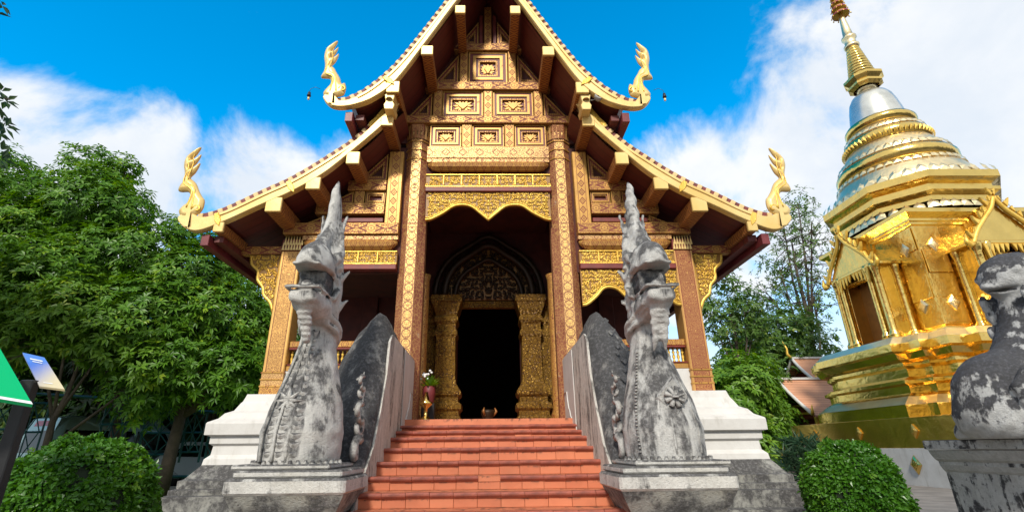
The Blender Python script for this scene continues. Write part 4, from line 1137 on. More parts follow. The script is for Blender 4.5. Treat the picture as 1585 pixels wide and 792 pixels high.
    # whitewashed wall facing the steps
    W = [(8.05,0),(8.05,2.385),(5.88,2.385),(5.76,2.28),(5.70,1.90),(5.50,1.48),(5.30,1.14),(5.08,.96),(4.88,.80),(4.64,.60),(4.50,.3),(4.45,0)]
    V = [(s*1.145-X0, a-4.62, b) for a, b in W]+[(s*1.172-X0, a-4.62, b-.012) for a, b in W]; m = len(W)
    F = [tuple(range(m))[::s], tuple(range(m, 2*m))[::-s]]+[(i, (i+1) % m, m+(i+1) % m, m+i) for i in range(m)]
    MB().add(V, F).build('stair_wall', M['stone_streak'], ng)
    MB().box(min(s*1.132, s*1.142)-X0, max(s*1.132, s*1.142)-X0, 6.78-4.62, 8.04-4.62, 1.2, 2.36).build('stair_wall', M['whitewash'], ng)
    # curled fins where the neck meets the body
    mb = MB()
    for (cy, cz, sz, hd) in ((5.00,1.10,.11,1),(5.06,1.30,.085,-1),(4.98,1.46,.07,1),(5.03,1.62,.055,-1),(4.97,1.74,.045,1)):
        mb.tube([(s*(1.235+.05*t/11)-X0, cy-4.62+hd*sz*(1-.8*t/11)*math.cos(t*.8+1), cz+sz*(1-.8*t/11)*math.sin(t*.8+1)) for t in range(12)], [.034*sz/.1*(1-.55*t/11)+.006 for t in range(12)], 7)
        mb.tube([(s*1.25-X0, cy-4.62+hd*sz*.5, cz+sz*.7), (s*1.24-X0, cy-4.62+hd*sz*1.0, cz+sz*1.25), (s*1.235-X0, cy-4.62+hd*sz*.9, cz+sz*1.9)], [.026*sz/.08, .018*sz/.08, .004], 6)
    mb.build('curled_fins', M['stone_grey'], ng)

# ------------------------------------------------------------------ seated lion at the right edge
ln = thing('lion_statue', 'lichen-blotched white stone lion seated on a plinth, its tail curled over its haunch', 'statue', (4.3, 4.2, 0))
LO = Vector((4.3, 4.2, 0))
def lion(X, Y, Z):
    X = X+4.3; Y = Y+4.2; A = np.abs(Y-4.15)
    d = ell(X, Y, Z, (4.28,4.15,1.45), (.36,.33,.37))
    d = smin(d, ell(X, Y, Z, (4.24,4.15,1.28), (.33,.36,.22)), .1)
    d = smin(d, ell(X, Y, Z, (4.74,4.15,1.66), (.42,.27,.40)), .12)
    d = smin(d, caps(X, Y, Z, (4.71,4.15,1.85), (4.79,4.15,2.32), .25, .19), .12)
    d = smin(d, ell(X, Y, Z, (4.77,4.15,2.50), (.30,.22,.22)), .05)
    d = smin(d, caps(X, Y, Z, (4.67,4.15,2.43), (4.48,4.15,2.395), .13, .06), .04)
    d = smin(d, caps(X, Y, Z, (4.54,4.15,2.47), (4.49,4.15,2.44), .05, .03), .02)
    d = smin(d, caps(X, A, Z, (4.69,.15,2.58), (4.61,.17,2.52), .05, .04), .02)      # brow
    d = smin(d, caps(X, A, Z, (4.87,.19,2.60), (4.93,.23,2.74), .06, .02), .02)      # ear
    for i in range(6):
        t = i/5; d = smin(d, caps(X, A, Z, (4.71+.05*t,.17,2.34-.12*i/2), (4.59+.08*t,.20,2.25-.12*i/2), .06, .03), .03)
    d = smax(d, -rbox(X, Y, Z, (4.45,4.15,2.365), (.16,.3,.012), .01), .02)
    d = smin(d, caps(X, A, Z, (5.0,.16,1.55), (5.08,.17,1.15), .13, .11), .06)
    d = smin(d, caps(X, A, Z, (4.15,.33,1.18), (4.55,.34,1.17), .09, .08), .05)
    tail = [(5.14,3.93,1.80),(4.91,3.86,1.76),(4.69,3.83,1.70),(4.49,3.80,1.67),(4.31,3.79,1.66),(4.16,3.81,1.60),(4.08,3.83,1.50),(4.09,3.82,1.40),(4.16,3.80,1.37),(4.21,3.79,1.43)]
    for a, b in zip(tail[:-1], tail[1:]): d = smin(d, caps(X, Y, Z, a, b, .052, .050), .008)
    d = smin(d, ell(X, A, Z, (4.46,.27,1.40), (.26,.09,.24)), .02)                    # thigh
    for k in range(4): d = smin(d, caps(X, A, Z, (4.55+.10*k,.30,1.165), (4.67+.10*k,.36,1.165), .035, .03), .01)
    for r in range(5):                                                                # locks of the mane
        for q in range(5):
            zz = 2.30-r*.13; xx = 4.59+q*.09+.04*(r % 2); d = smin(d, ell(X, A, Z, (xx, .19+.012*r, zz), (.045,.035,.07)), .012)
    d = smin(d, caps(X, A, Z, (4.53,.10,2.50), (4.71,.19,2.56), .030, .035), .01)
    d = smin(d, ell(X, A, Z, (4.64,.175,2.49), (.045,.03,.04)), .006)
    d = smax(d, -caps(X, A, Z, (4.45,.10,2.365), (4.69,.22,2.35), .014, .014), .01)
    d = d+.006*np.sin(X*40)*np.sin(Z*37+Y*20)
    return np.maximum(d, 1.135-Z)
V, F = surface_nets(lion, (-.55,-.62,1.10), (1.1,.55,2.85), 0.016)
np_obj('body', V, F, M['stone_lion'], ln)
pp = sqmould(MB(), [(.80,.02,1.055),(.82,.04,1.06),(.82,.04,1.13),(.80,.02,1.135)], 0.53, -.36, .75).build('plinth', M['stone_lion'], ln); pp.location = (-0.80, 0, 0)
pf = sqmould(MB(), [(.72,-.06,-.02),(.72,-.06,.10),(.68,-.10,.12),(.68,-.10,.86),(.70,-.08,.88),(.72,-.06,.92),(.72,-.06,.95),(.75,-.03,.97),(.78,.0,1.02),(.79,.01,1.05)], 0.53, -.36, .75).build('die', M['stone_lion'], pp)
ln.children[0].location = (0, 0, 0); pp.location = (0.11, 0, 0)

# ------------------------------------------------------------------ offerings by the door
vs = thing('flower_vase', 'red vase of pale flowers at the left side of the doorway', 'vase', (-0.93, 7.95, 1.478))
MB().lathe([(.07,.28),(.075,.30),(.085,.34),(.10,.44),(.095,.52),(.085,.54),(.07,.53)], 16).build('pot', M['maroon'], vs)
MB().box(-.1,.1,-.1,.1,0,.28,.01).build('stand', M['black_paint'], vs)
mb = MB()
for i in range(46):
    a = rng.uniform(0,6.28); e = rng.uniform(.2,1.4); L = rng.uniform(.12,.26); d = Vector((math.cos(a)*math.cos(e), math.sin(a)*math.cos(e), math.sin(e))); n = d.cross(Vector((0,0,1))).normalized()*.022
    p = Vector((0,0,.52)); mb.add([p, p+d*L*.6+n, p+d*L, p+d*L*.6-n], [(0,1,2,3)])
mb.build('leaves', M['leaf_tree_light'], vs)
mb = MB()
for i in range(12):
    a = rng.uniform(0,6.28); r_ = rng.uniform(.03,.14); mb.lathe([(.005,-.02),(.024,0),(.012,.018)], 6, (math.cos(a)*r_, math.sin(a)*r_, .70+rng.uniform(-.05,.08)))
mb.build('blossoms', M['sign_white'], vs)
bw = thing('offering_stand', 'small gilt offering stand at the foot of the left door pillar', 'offering stand', (-0.93, 7.62, 1.478))
MB().lathe([(.10,0),(.09,.03),(.03,.08),(.025,.18),(.09,.24),(.10,.26),(.05,.30),(.02,.42)], 14).build('bowl', M['gold_sheet'], bw)
bd = thing('incense_bowl', 'dark bronze incense bowl standing in the open doorway', 'bowl', (-0.02, 8.9, 1.478))
MB().lathe([(.08,0),(.10,.04),(.06,.08),(.10,.14),(.12,.21),(.11,.25),(.09,.24)], 16).build('bowl', M['shade_dark_bronze'], bd)
mb = MB()
for i in range(3): a = 2.1*i; mb.tube([(.09*math.cos(a),.09*math.sin(a),.15),(.15*math.cos(a),.15*math.sin(a),.22),(.12*math.cos(a),.12*math.sin(a),.28)], [.02,.025,.01], 6)
mb.build('handles', M['amber_brown'], bd)
# ------------------------------------------------------------------ golden stupa
stp = thing('golden_stupa', 'tall golden stupa with tiered rings and slender spire at the right', 'stupa', (16.53, 17.2, 0))
def ring_poly(mb, polys, cap_top=True, smooth=False):
    """stack of same-length plan polygons [(pts, z)]"""
    n = len(polys[0][0]); V = []; F = []
    for pts, z in polys: V += [(x, y, z) for x, y in pts]
    for k in range(len(polys)-1):
        for i in range(n): j = (i+1) % n; F.append((k*n+i, k*n+j, (k+1)*n+j, (k+1)*n+i))
    if cap_top: F.append(tuple((len(polys)-1)*n+i for i in range(n)))
    return mb.add(V, F, smooth)
def sq(h): return [(-h,-h),(h,-h),(h,h),(-h,h)]
def rot4(q):
    o = []
    for k in range(4):
        c, s_ = ((1,0),(0,1),(-1,0),(0,-1))[k]; o += [(x*c-y*s_, x*s_+y*c) for x, y in q]
    return o
def redent(k):
    q = [(3.9,-1.9),(3.9,1.9),(3.56,1.9),(3.56,2.6),(3.25,2.6),(3.25,3.25),(2.6,3.25),(2.6,3.56),(1.9,3.56)]
    return [(x*k, y*k) for x, y in rot4(q)]
def octo(h, ch): return rot4([(h,-(h-ch)),(h,h-ch)])
def tier(name, mat, polys, cap=True, parent=None): return ring_poly(MB(), polys, cap).build(name, M[mat], parent or stp)
tier('brick_footing', 'brick_kerb', [(sq(4.75),-.32),(sq(4.75),-.10)]); 
tier('white_plinth', 'whitewash', [(sq(4.14),-.32),(sq(4.14),1.0)])
gp = tier('gold_plinth', 'gold_sheet_dull', [(sq(4.10),1.0),(sq(4.10),1.84),(sq(4.04),1.86)])
def diamond(parent, x, y, z, nrm, w, h, mat='gold_pale'):
    """embossed lozenge plate fixed to a wall that faces nrm (-x or -y)"""
    mb = MB(); P = [(0,-h),(w,0),(0,h),(-w,0)]; I = [(a*.62, b*.62) for a, b in P]
    V = [(a, -0.02, b) for a, b in P]+[(a, -0.05, b) for a, b in I]+[(a, 0.03, b) for a, b in P]
    F = [(i, (i+1) % 4, 4+(i+1) % 4, 4+i) for i in range(4)]+[(4,5,6,7)]+[(8+i, 8+(i+1) % 4, (i+1) % 4, i) for i in range(4)]
    mb.add(V, F)
    for a in range(8): t = a*.785; mb.tube([(0,-.035,0),(w*.40*math.cos(t),-.035,h*.40*math.sin(t))], [.012, .028], 5)
    o = mb.build('lozenge_plate', M[mat], parent); o.location = (x, y, z); o.rotation_euler = (0, 0, R(-90) if nrm == 'x' else 0); return o
for yy in (-2.1, .2, 2.6): diamond(gp, -4.11, yy, 1.46, 'x', .16, .20, 'gold_sheet_dull')
for yy in (-1.87, 0.9, 3.3): diamond(stp, -4.15, yy, .55, 'x', .20, .26, 'gold_sheet')
for xx in (-2.0, 1.5): diamond(stp, xx, -4.15, .45, 'y', .20, .26, 'gold_sheet')
base = [(1.03,1.84,0),(1.03,2.22,0),(.955,2.46,1),(.935,2.52,0),(.91,2.58,0),(.91,2.80,0),(.945,2.86,0),(.945,2.96,0),(.90,3.03,0),(.87,3.08,0),(.87,3.32,0),(.90,3.40,0),(.90,3.50,0),(.945,3.58,0),(.97,3.76,0),(1.0,3.82,0),(1.0,4.06,0),(.93,4.30,1),(.70,4.40,1)]
tier('moulded_base', 'gold_sheet', [(redent(k), z) for k, z, _ in base[:3]], False)
tier('sloped_ledge', 'gold_pale', [(redent(1.034), 2.222), (redent(.956), 2.47)], False)
tier('moulded_base', 'gold_sheet', [(redent(k), z) for k, z, _ in base[2:12]], False)
tier('moulded_base', 'gold_sheet', [(redent(k), z) for k, z, _ in base[11:17]], False)
tier('sloped_ledge', 'gold_pale', [(redent(1.0), 4.06), (redent(.93), 4.30), (redent(.70), 4.42)], True)
# shrine storey with a porch on each face
G = 2.06
body = tier('shrine_storey', 'gold_sheet', [(sq(G+.22),4.30),(sq(G+.22),4.52),(sq(G+.10),4.60),(sq(G),4.66),(sq(G),8.05),(sq(G+.06),8.1),(sq(G+.06),8.2)], False)
tier('cornice', 'gold_sheet', [(sq(G+.05),8.16),(sq(G+.10),8.22),(sq(G+.10),8.30),(sq(G+.30),8.46),(sq(G+.30),8.60),(sq(G+.22),8.64)], True)
tier('sloped_ledge', 'gold_pale', [(sq(G+.28),8.62),(octo(2.28,.9),9.02)], True)
# riveted sheets on the visible walls
for nrm in ('x', 'y'):
    for side in (-1, 1):
        for r_ in range(4):
            z0 = 4.72+r_*.83
            a0, a1 = (1.20, 2.0) if side > 0 else (-2.0, -1.20)
            m = MB().box(a0, a1, -.028, .01, 0, .805, .008).build('metal_sheet', M['gold_sheet_dull' if (nrm == 'y') else 'gold_sheet'], body)
            m.location = (0, -G, z0) if nrm == 'y' else (-G, 0, z0); m.rotation_euler = (rng.uniform(-.03,.03), rng.uniform(-.006,.006), (R(-90) if nrm == 'x' else 0)+rng.uniform(-.03,.03))
        for zz in (5.35, 7.35): 
            if nrm == 'y': diamond(body, side*1.55, -G-.03, zz, 'y', .21, .26)
            else: diamond(body, -G-.03, side*1.55, zz, 'x', .21, .26)
def flame_strip(pts, yb, size, n):
    """row of curling flame leaves along a raking edge"""
    mb = MB()
    for i in range(n):
        t = i/(n-1); k = t*(len(pts)-1); a = int(min(k, len(pts)-2)); u = k-a
        p = Vector(pts[a]).lerp(Vector(pts[a+1]), u); d = (Vector(pts[a+1])-Vector(pts[a])).normalized(); nn = Vector((-d.y, d.x))
        if nn.y < 0: nn = -nn
        h = size*(0.8+.5*math.sin(i*2.4)); w = size*.42
        P = [p-d*w, p+d*w, p+d*w*.7+nn*h*.5, p+d*w*.9+nn*h, p-d*w*.2+nn*h*.55]
        mb.prism([(q.x, q.y) for q in P], yb-.05, yb+.04, .015, .02)
    return mb
def porch(k):
    p = bpy.data.objects.new('porch', None); p.empty_display_size = .2; link(p, stp); p.rotation_euler = (0, 0, R(90*k))
    D = 2.92; W = 1.02
    def add(mb, nm, mat): return mb.build(nm, M[mat], p)
    for s in (1, -1):
        a, b = sorted((s*.62, s*W)); add(MB().box(a, b, -D+.10, -G+.02, 4.46, 7.05, .01), 'porch_wall', 'gold_sheet')
        for (xx, yy, r_) in ((s*W, -D+.02, .12), (s*(W-.30), -D-.02, .10), (s*(W+.03), -G-.16, .11)):
            add(MB().lathe([(r_*1.5,4.44),(r_*1.5,4.56),(r_*1.1,4.64),(r_,4.7),(r_*.95,6.75),(r_*1.2,6.85),(r_*1.45,7.0),(r_*1.45,7.08)], 16, (xx, yy, 0)), 'pillar', 'gold_sheet')
        add(flame_strip([(s*(W+.28),6.95),(s*(W-.02),7.45),(s*(W-.40),7.95),(s*.28,8.35),(0,8.75)], -D-.16, .24, 9), 'flame_crest', 'gold_ornate')
        q = spline([(s*(W+.22),6.98),(s*(W-.06),7.42),(s*(W-.46),7.86),(s*.22,8.22),(0,8.62)], 5)
        add(MB().tube([(x, -D-.16, z) for x, z in q], .075, 8), 'gable_board', 'gold_ornate')
        add(MB().tube([(s*(W+.22),-D-.16,6.98),(s*(W+.38),-D-.18,6.90),(s*(W+.44),-D-.18,7.05),(s*(W+.40),-D-.18,7.28)], [.08,.09,.07,.02], 8), 'serpent_tip', 'gold_ornate')
    add(MB().prism([(-.64,4.46),(.64,4.46),(.64,6.6),(.4,6.95),(-.4,6.95),(-.64,6.6)], -G-.30, -G-.25), 'niche_back', 'amber_brown')
    for i in range(4): add(MB().box(-.66, .66, -D+.12+i*.16, -D+.20+i*.16, 6.72+i*.02, 6.80+i*.02, .01), 'niche_lintel', 'gold_sheet')
    add(MB().prism([(-W-.1,7.04),(W+.1,7.04),(W-.46,7.80),(.22,8.15),(0,8.5),(-.22,8.15),(-W+.46,7.80)], -D-.08, -G+.02), 'gable', 'gold_sheet')
    add(MB().box(-W-.22, W+.22, -D-.12, -G-.02, 7.0, 7.12, .02), 'entablature', 'gold_sheet')
    mb = MB()
    for i in range(5):
        for s in (1, -1): xx = s*(.12+.17*i); mb.prism([(xx-.08,7.0),(xx+.08,7.0),(xx+.02*s,6.74-.07*i)], -D-.13, -D-.06, .02, .02)
    add(mb, 'fringe', 'gold_ornate')
for k in (0, 3, 1, 2): porch(k)
# octagonal cornices and lotus rings
oc = [(2.20,9.00),(2.20,9.18),(2.42,9.30),(2.42,9.42),(2.26,9.46),(2.26,9.60),(2.44,9.72),(2.52,9.76),(2.52,10.02),(2.44,10.06)]
tier('octagonal_cornice', 'gold_sheet', [(octo(h, h*.50), z) for h, z in oc], True)
def petals(r0, r1, z0, z1, n, wd, name='lotus_petals', mat='gold_pale', oct_=False):
    mb = MB()
    for i in range(n):
        a = 2*math.pi*(i+.5)/n; k = 1.0
        if oct_:
            u = max(abs(math.cos(a)), abs(math.sin(a)), (abs(math.cos(a))+abs(math.sin(a)))/1.5); k = 1/u
        c, s_ = math.cos(a), math.sin(a); t = (-s_, c); w = wd*math.pi*r0*k/n
        P = [(c*r0*k+t[0]*w, s_*r0*k+t[1]*w, z0), (c*r0*k-t[0]*w, s_*r0*k-t[1]*w, z0), (c*(r0*.5+r1*.5)*k-t[0]*w*.8, s_*(r0*.5+r1*.5)*k-t[1]*w*.8, z0*.45+z1*.55), (c*r1*k, s_*r1*k, z1), (c*(r0*.5+r1*.5)*k+t[0]*w*.8, s_*(r0*.5+r1*.5)*k+t[1]*w*.8, z0*.45+z1*.55), (c*(r0*.5+r1*.5+.06)*k, s_*(r0*.5+r1*.5+.06)*k, z0*.5+z1*.5)]
        mb.add(P, [(1,0,5),(2,1,5),(3,2,5),(4,3,5),(0,4,5)])
    o = mb.build(name, M[mat], stp); return o
petals(2.44, 2.30, 8.66, 9.02, 44, .95, oct_=True)
petals(2.50, 2.36, 10.03, 10.38, 44, .95, oct_=True)
rings = [('sloped_ledge','gold_pale',[(2.46,10.04),(2.30,10.4),(2.05,10.9),(1.90,11.12)]),
 ('lotus_ring','gold_sheet',[(1.84,11.10),(1.94,11.16),(2.02,11.30),(2.02,11.44),(1.94,11.58),(1.80,11.64)]),
 ('sloped_ledge','gold_pale',[(1.84,11.62),(1.68,11.95),(1.48,12.30),(1.40,12.40)]),
 ('lotus_ring','gold_sheet',[(1.34,12.38),(1.44,12.44),(1.50,12.58),(1.50,12.70),(1.42,12.84),(1.30,12.90)]),
 ('sloped_ledge','gold_pale',[(1.33,12.88),(1.24,13.10),(1.15,13.26)]),
 ('lotus_ring','gold_sheet',[(1.10,13.24),(1.20,13.30),(1.25,13.42),(1.25,13.52),(1.17,13.64),(1.02,13.68)]),
 ('bell','steel_bell',[(1.00,13.66),(.98,13.80),(.94,14.10),(.86,14.55),(.78,14.88),(.66,15.10),(.50,15.24),(.36,15.30)]),
 ('neck','gold_pale',[(.36,15.28),(.34,15.50),(.40,15.56)])]
for nm, mt, pr in rings: MB().lathe(pr, 48).build(nm, M[mt], stp)
petals(1.92, 1.72, 11.64, 11.96, 42, .95); petals(1.40, 1.27, 12.90, 13.12, 34, .95); petals(1.49, 1.54, 12.42, 12.66, 54, .8, mat='gold_ornate'); petals(2.12, 1.98, 10.86, 11.10, 46, .9)
tier('harmika', 'gold_sheet', [(octo(h, h*.5), z) for h, z in ((.44,15.54),(.58,15.66),(.58,15.76),(.50,15.80),(.60,15.92),(.66,15.98),(.66,16.10),(.58,16.14))], True)
prof = []
for i in range(11):
    r_ = .52-.026*i; z = 16.12+i*.155; prof += [(r_*.84, z), (r_, z+.03), (r_, z+.10), (r_*.84, z+.135)]
MB().lathe(prof, 28).build('spire_rings', M['gold_sheet'], stp)
MB().lathe([(.24,17.82),(.30,17.90),(.30,17.98),(.22,18.05),(.22,18.3),(.29,18.38),(.29,18.46),(.20,18.54),(.17,18.9),(.12,19.5),(.10,19.95)], 24).build('spire', M['gold_pale'], stp)
mb = MB()
for i in range(5):
    r_ = .34-.05*i; z = 19.85+i*.34; mb.lathe([(.06,z+.18),(r_*.8,z+.12),(r_,z),(r_*.94,z),(.05,z+.10)], 20)
    for q in range(10): a = q*.628; mb.tube([(r_*math.cos(a), r_*math.sin(a), z), (r_*1.15*math.cos(a), r_*1.15*math.sin(a), z-.10)], [.015, .03], 5)
mb.lathe([(.04,19.8),(.03,21.6),(.01,22.4)], 8)
mb.build('tiered_parasol', M['gold_ornate'], stp)
mb = MB()
for i in range(5): z = 19.85+i*.34; mb.lathe([(.352-.05*i,z-.03),(.36-.05*i,z+.03)], 20, cap=False)
mb.build('crimson_fringe', M['crimson_trim'], stp)

# ------------------------------------------------------------------ small pavilion behind, left of the stupa
def small_roof(pv, x0, x1, yr, zr, ye, ze, name):
    """ridge along x at (yr, zr), eave in front at (ye, ze)"""
    dy = yr-ye; n = 8; V = []
    prof = [(t, zr-(zr-ze)*(t**.82)) for t in np.linspace(0, 1, n)]
    rows = [(yr-dy*t, z) for t, z in prof]
    back = [(yr+dy*t, z) for t, z in prof]
    mb = MB()
    for R_ in (rows, back):
        V = [(x0+.12, y, z) for y, z in R_]+[(x1, y, z) for y, z in R_]+[(x0+.12, y, z-.07) for y, z in R_]+[(x1, y, z-.07) for y, z in R_]
        F = [(i, i+1, n+i+1, n+i) for i in range(n-1)]+[(2*n+i, 3*n+i, 3*n+i+1, 2*n+i+1) for i in range(n-1)]+[(n-1, 3*n-1, 4*n-1, 2*n-1)]
        mb.add(V, F)
    rf = mb.build(name, M['roof_tile'], pv)
    MB().box(x0+.1, x1, yr-.07, yr+.07, zr-.02, zr+.09, .015).build('ridge_cap', M['whitewash'], rf)
    for R_ in (rows, back): MB().tube([(x0+.08, y, z+.05) for y, z in R_], .075, 7).build('bargeboard', M['whitewash'], rf)
    MB().tube([(x0+.08,yr,zr),(x0-.10,yr,zr+.25),(x0-.06,yr,zr+.55),(x0-.22,yr,zr+.95)], [.10,.07,.05,.01], 7).build('roof_finial', M['gold_ornate'], rf)
    MB().tube([(x0+.08,ye,ze+.05),(x0+.02,ye-.12,ze+.12),(x0+.05,ye-.14,ze+.42)], [.08,.07,.02], 7).build('roof_finial', M['gold_ornate'], rf)
    # gable wall
    P = [(y, z-.1) for y, z in rows]+[(y, z-.1) for y, z in back[::-1]]
    m = len(P); mb = MB(); V = [(x0+.55, y, z) for y, z in P]+[(x0+.75, y, z) for y, z in P]
    mb.add(V, [tuple(range(m)), tuple(range(m, 2*m))[::-1]]+[(i, m+i, m+(i+1) % m, (i+1) % m) for i in range(m)]).build('gable', M['lacquer_red'], rf)
    for t in (.35, .62, .86):
        zz = zr-(zr-ze)*(t**.82)-.06; MB().box(x0+.48, x0+.55, yr-dy*t, yr+dy*t, zz-.05, zz+.05, .01).build('gable_rail', M['carved_gold'], rf)
    return rf
pv = thing('small_pavilion', 'small pavilion with orange tiled roof and white ridge left of the stupa', 'pavilion', (0, 0, 0))
small_roof(pv, 13.75, 19, 24.0, 4.05, 21.9, 2.30, 'roof')
small_roof(pv, 16.2, 20, 26.5, 5.45, 24.9, 4.0, 'upper_roof')
for (xx, yy) in ((14.3,22.3),(16.3,22.3),(14.3,25.6)): MB().box(xx-.12, xx+.12, yy-.12, yy+.12, -.2, 2.3, .015).build('column', M['carved_gold'], pv)
MB().box(14.5, 19, 22.5, 25.6, -.2, 2.2).build('wall', M['lacquer_red'], pv)
for zz in (1.95, 2.2): MB().box(14.1, 19, 22.15, 22.28, zz-.07, zz+.07, .01).build('rail', M['carved_gold'], pv)
MB().box(16.6, 19.5, 25.2, 27.5, 2.2, 4.3).build('wall', M['lacquer_red'], pv)
# ------------------------------------------------------------------ vegetation
nr = np.random.default_rng(11)
def unit(v): return v/np.maximum(np.linalg.norm(v, axis=-1, keepdims=True), 1e-9)
def leaf_cloud(C, D, m, L, w, droop=0.25, spread=0.35, fold=0.25, jit=0.25):
    """m pointed leaves round every centre C with axis D; returns verts, tris"""
    n = len(C); D = unit(D); ref = np.where(np.abs(D[:, 2:3]) > .9, [[1., 0, 0]], [[0, 0, 1.]])
    U = unit(np.cross(ref, D)); W = np.cross(D, U)
    Vs = []; t0 = nr.uniform(0, 6.28, n)
    for j in range(m):
        t = t0+j*2*np.pi/m+nr.normal(0, jit, n)
        d = U*np.cos(t)[:, None]+W*np.sin(t)[:, None]+D*(spread+nr.normal(0, .2, n))[:, None]
        d[:, 2] -= droop*nr.uniform(.3, 1.6, n); d = unit(d)
        s = unit(np.cross(d, D)+1e-6); nrm = np.cross(s, d); l = (L*nr.uniform(.7, 1.2, n))[:, None]; ww = w*nr.uniform(.8, 1.2, n)[:, None]
        mid = C+d*l*.5; tip = C+d*l-nrm*0; tip[:, 2] -= (l[:, 0]*.12)
        Vs.append(np.stack([C+d*l*.06, mid+s*ww+nrm*ww*fold, tip, mid-s*ww+nrm*ww*fold], 1))
    V = np.concatenate(Vs).reshape(-1, 3); k = np.arange(len(V)//4)*4
    F = np.concatenate([np.stack([k, k+1, k+2], 1), np.stack([k, k+2, k+3], 1)])
    return V, F
def blob_points(blobs, n, shell=0.55):
    vol = np.array([b[3]*b[3]*(b[4] if len(b) > 4 else b[3]) for b in blobs])**.75; pick = nr.choice(len(blobs), n, p=vol/vol.sum())
    B = np.array([(b[0], b[1], b[2], b[3], b[4] if len(b) > 4 else b[3]) for b in blobs])[pick]
    d = unit(nr.normal(size=(n, 3))); r = nr.uniform(shell**3, 1, n)**(1/3)
    # lumpy outline
    lump = 1+.16*np.sin(d[:, 0]*7+B[:, 0]*3)*np.sin(d[:, 2]*6+B[:, 2]*5)+.10*np.sin(d[:, 1]*11+B[:, 1])
    P = B[:, :3]+d*(r*lump)[:, None]*np.stack([B[:, 3], B[:, 3], B[:, 4]], 1)
    return P, d
def tree(name, label, cat, base, blobs, mat, n, m=7, L=.22, w=.035, trunk=.16, group=None, lean=(0, 0), droop=.3, sh=.55, seed=0, twigs=0, fork=.45):
    t = thing(name, label, cat, base, group); rr = random.Random(seed+3)
    b0 = Vector(base)
    P, D = blob_points(blobs, n, sh); D = D*.8+np.array([0, 0, .55])
    V, F = leaf_cloud(P, D, m, L, w, droop)
    np_obj('crown', V-np.array(base), F, M[mat], t, smooth=False)
    mb = MB(); top = max(b[2] for b in blobs); cx = sum(b[0] for b in blobs)/len(blobs)-b0.x; cy = sum(b[1] for b in blobs)/len(blobs)-b0.y
    hz = (top-b0.z)
    spine = [Vector((cx*(k/6)**1.5*.8+rr.uniform(-.08,.08), cy*(k/6)**1.5*.8, hz*.82*k/6)) for k in range(7)]
    mb.tube(spine, [trunk*(1.25-.17*k) for k in range(7)], 9)
    for b in blobs:
        e = Vector((b[0], b[1], b[2]))-b0; k = min(5, max(2, int(6*(e.z/hz)*fork+1))); s0 = spine[k]
        mid = (s0+e)/2+Vector((rr.uniform(-.2,.2), rr.uniform(-.2,.2), rr.uniform(.0,.3)))
        mb.tube([s0, mid, e], [trunk*.5, trunk*.33, trunk*.15], 6)
        for q in range(5+twigs):
            d = Vector((rr.gauss(0,1), rr.gauss(0,1), rr.gauss(.2,.8))).normalized(); a = mid.lerp(e, rr.uniform(.2, 1)); p1 = a+d*b[3]*.5; p2 = a+d*b[3]*rr.uniform(.8, 1.05)+Vector((0,0,-.1))
            mb.tube([a, p1, p2], [trunk*.16, trunk*.10, trunk*.03], 4)
            if twigs:
                for z in range(3):
                    d2 = (d+Vector((rr.gauss(0,.6), rr.gauss(0,.6), rr.gauss(0,.6)))).normalized(); c_ = p1.lerp(p2, rr.random()); mb.tube([c_, c_+d2*b[3]*.35], [trunk*.05, trunk*.015], 3)
    mb.build('trunk', M['bark'], t); return t
GL = 'trees beside the car park'
tree('leafy_tree', 'tallest leafy green tree left of the temple, its crown against the cloud', 'tree', (-9.7,14.3,0),
     [(-11.4,13,7.7,1.35),(-11.9,13.1,8.9,.85),(-12.5,13,6.5,1.5),(-10.4,12.8,7.4,.95),(-11.2,12.4,5.0,1.6),(-10.3,12.8,6.0,1.2),(-11.0,13.2,9.0,.55),(-12.9,13.0,8.0,.8)], 'leaf_tree', 4600, 7, .19, .030, .17, GL, seed=1)
tree('leafy_tree', 'leafy green tree nearest the left end of the temple roof', 'tree', (-8.0,13.4,0),
     [(-9.3,13,6.0,1.25),(-8.1,13,5.5,1.15),(-8.6,12.6,4.2,1.4),(-7.2,13,4.6,1.05),(-6.4,13.3,4.2,.80),(-6.6,13,3.1,.95),(-7.6,12.7,3.2,1.0),(-8.8,13.1,6.9,.6),(-5.9,13.4,3.4,.7),(-5.5,13.6,4.4,.6),(-6.3,13.6,5.0,.7),(-7.9,13.7,6.5,.8),(-7.2,13.7,5.9,.7),(-8.4,12.6,2.6,.9)], 'leaf_tree', 4600, 7, .19, .030, .14, GL, seed=2)
tree('leafy_tree', 'leafy green tree at the left edge of the photograph behind the green sign', 'tree', (-14.3,13.0,0),
     [(-13.6,12.8,7.7,1.3),(-14.4,13,8.8,.9),(-13.0,12,5.0,1.6),(-14.4,12.5,6.3,1.6),(-12.2,11.8,4.2,1.2),(-13.9,12.6,3.6,1.4)], 'leaf_tree', 3600, 7, .19, .030, .16, GL, seed=3)
tree('leafy_tree', 'shorter bright green tree in front of the left trees, light young leaves', 'tree', (-9.9,11.9,0),
     [(-9.9,11.9,4.3,1.0),(-10.8,11.8,3.8,.9),(-9.0,11.9,3.7,.85),(-8.0,12.0,3.1,.6)], 'leaf_tree_light', 900, 7, .21, .034, .09, GL, seed=4)
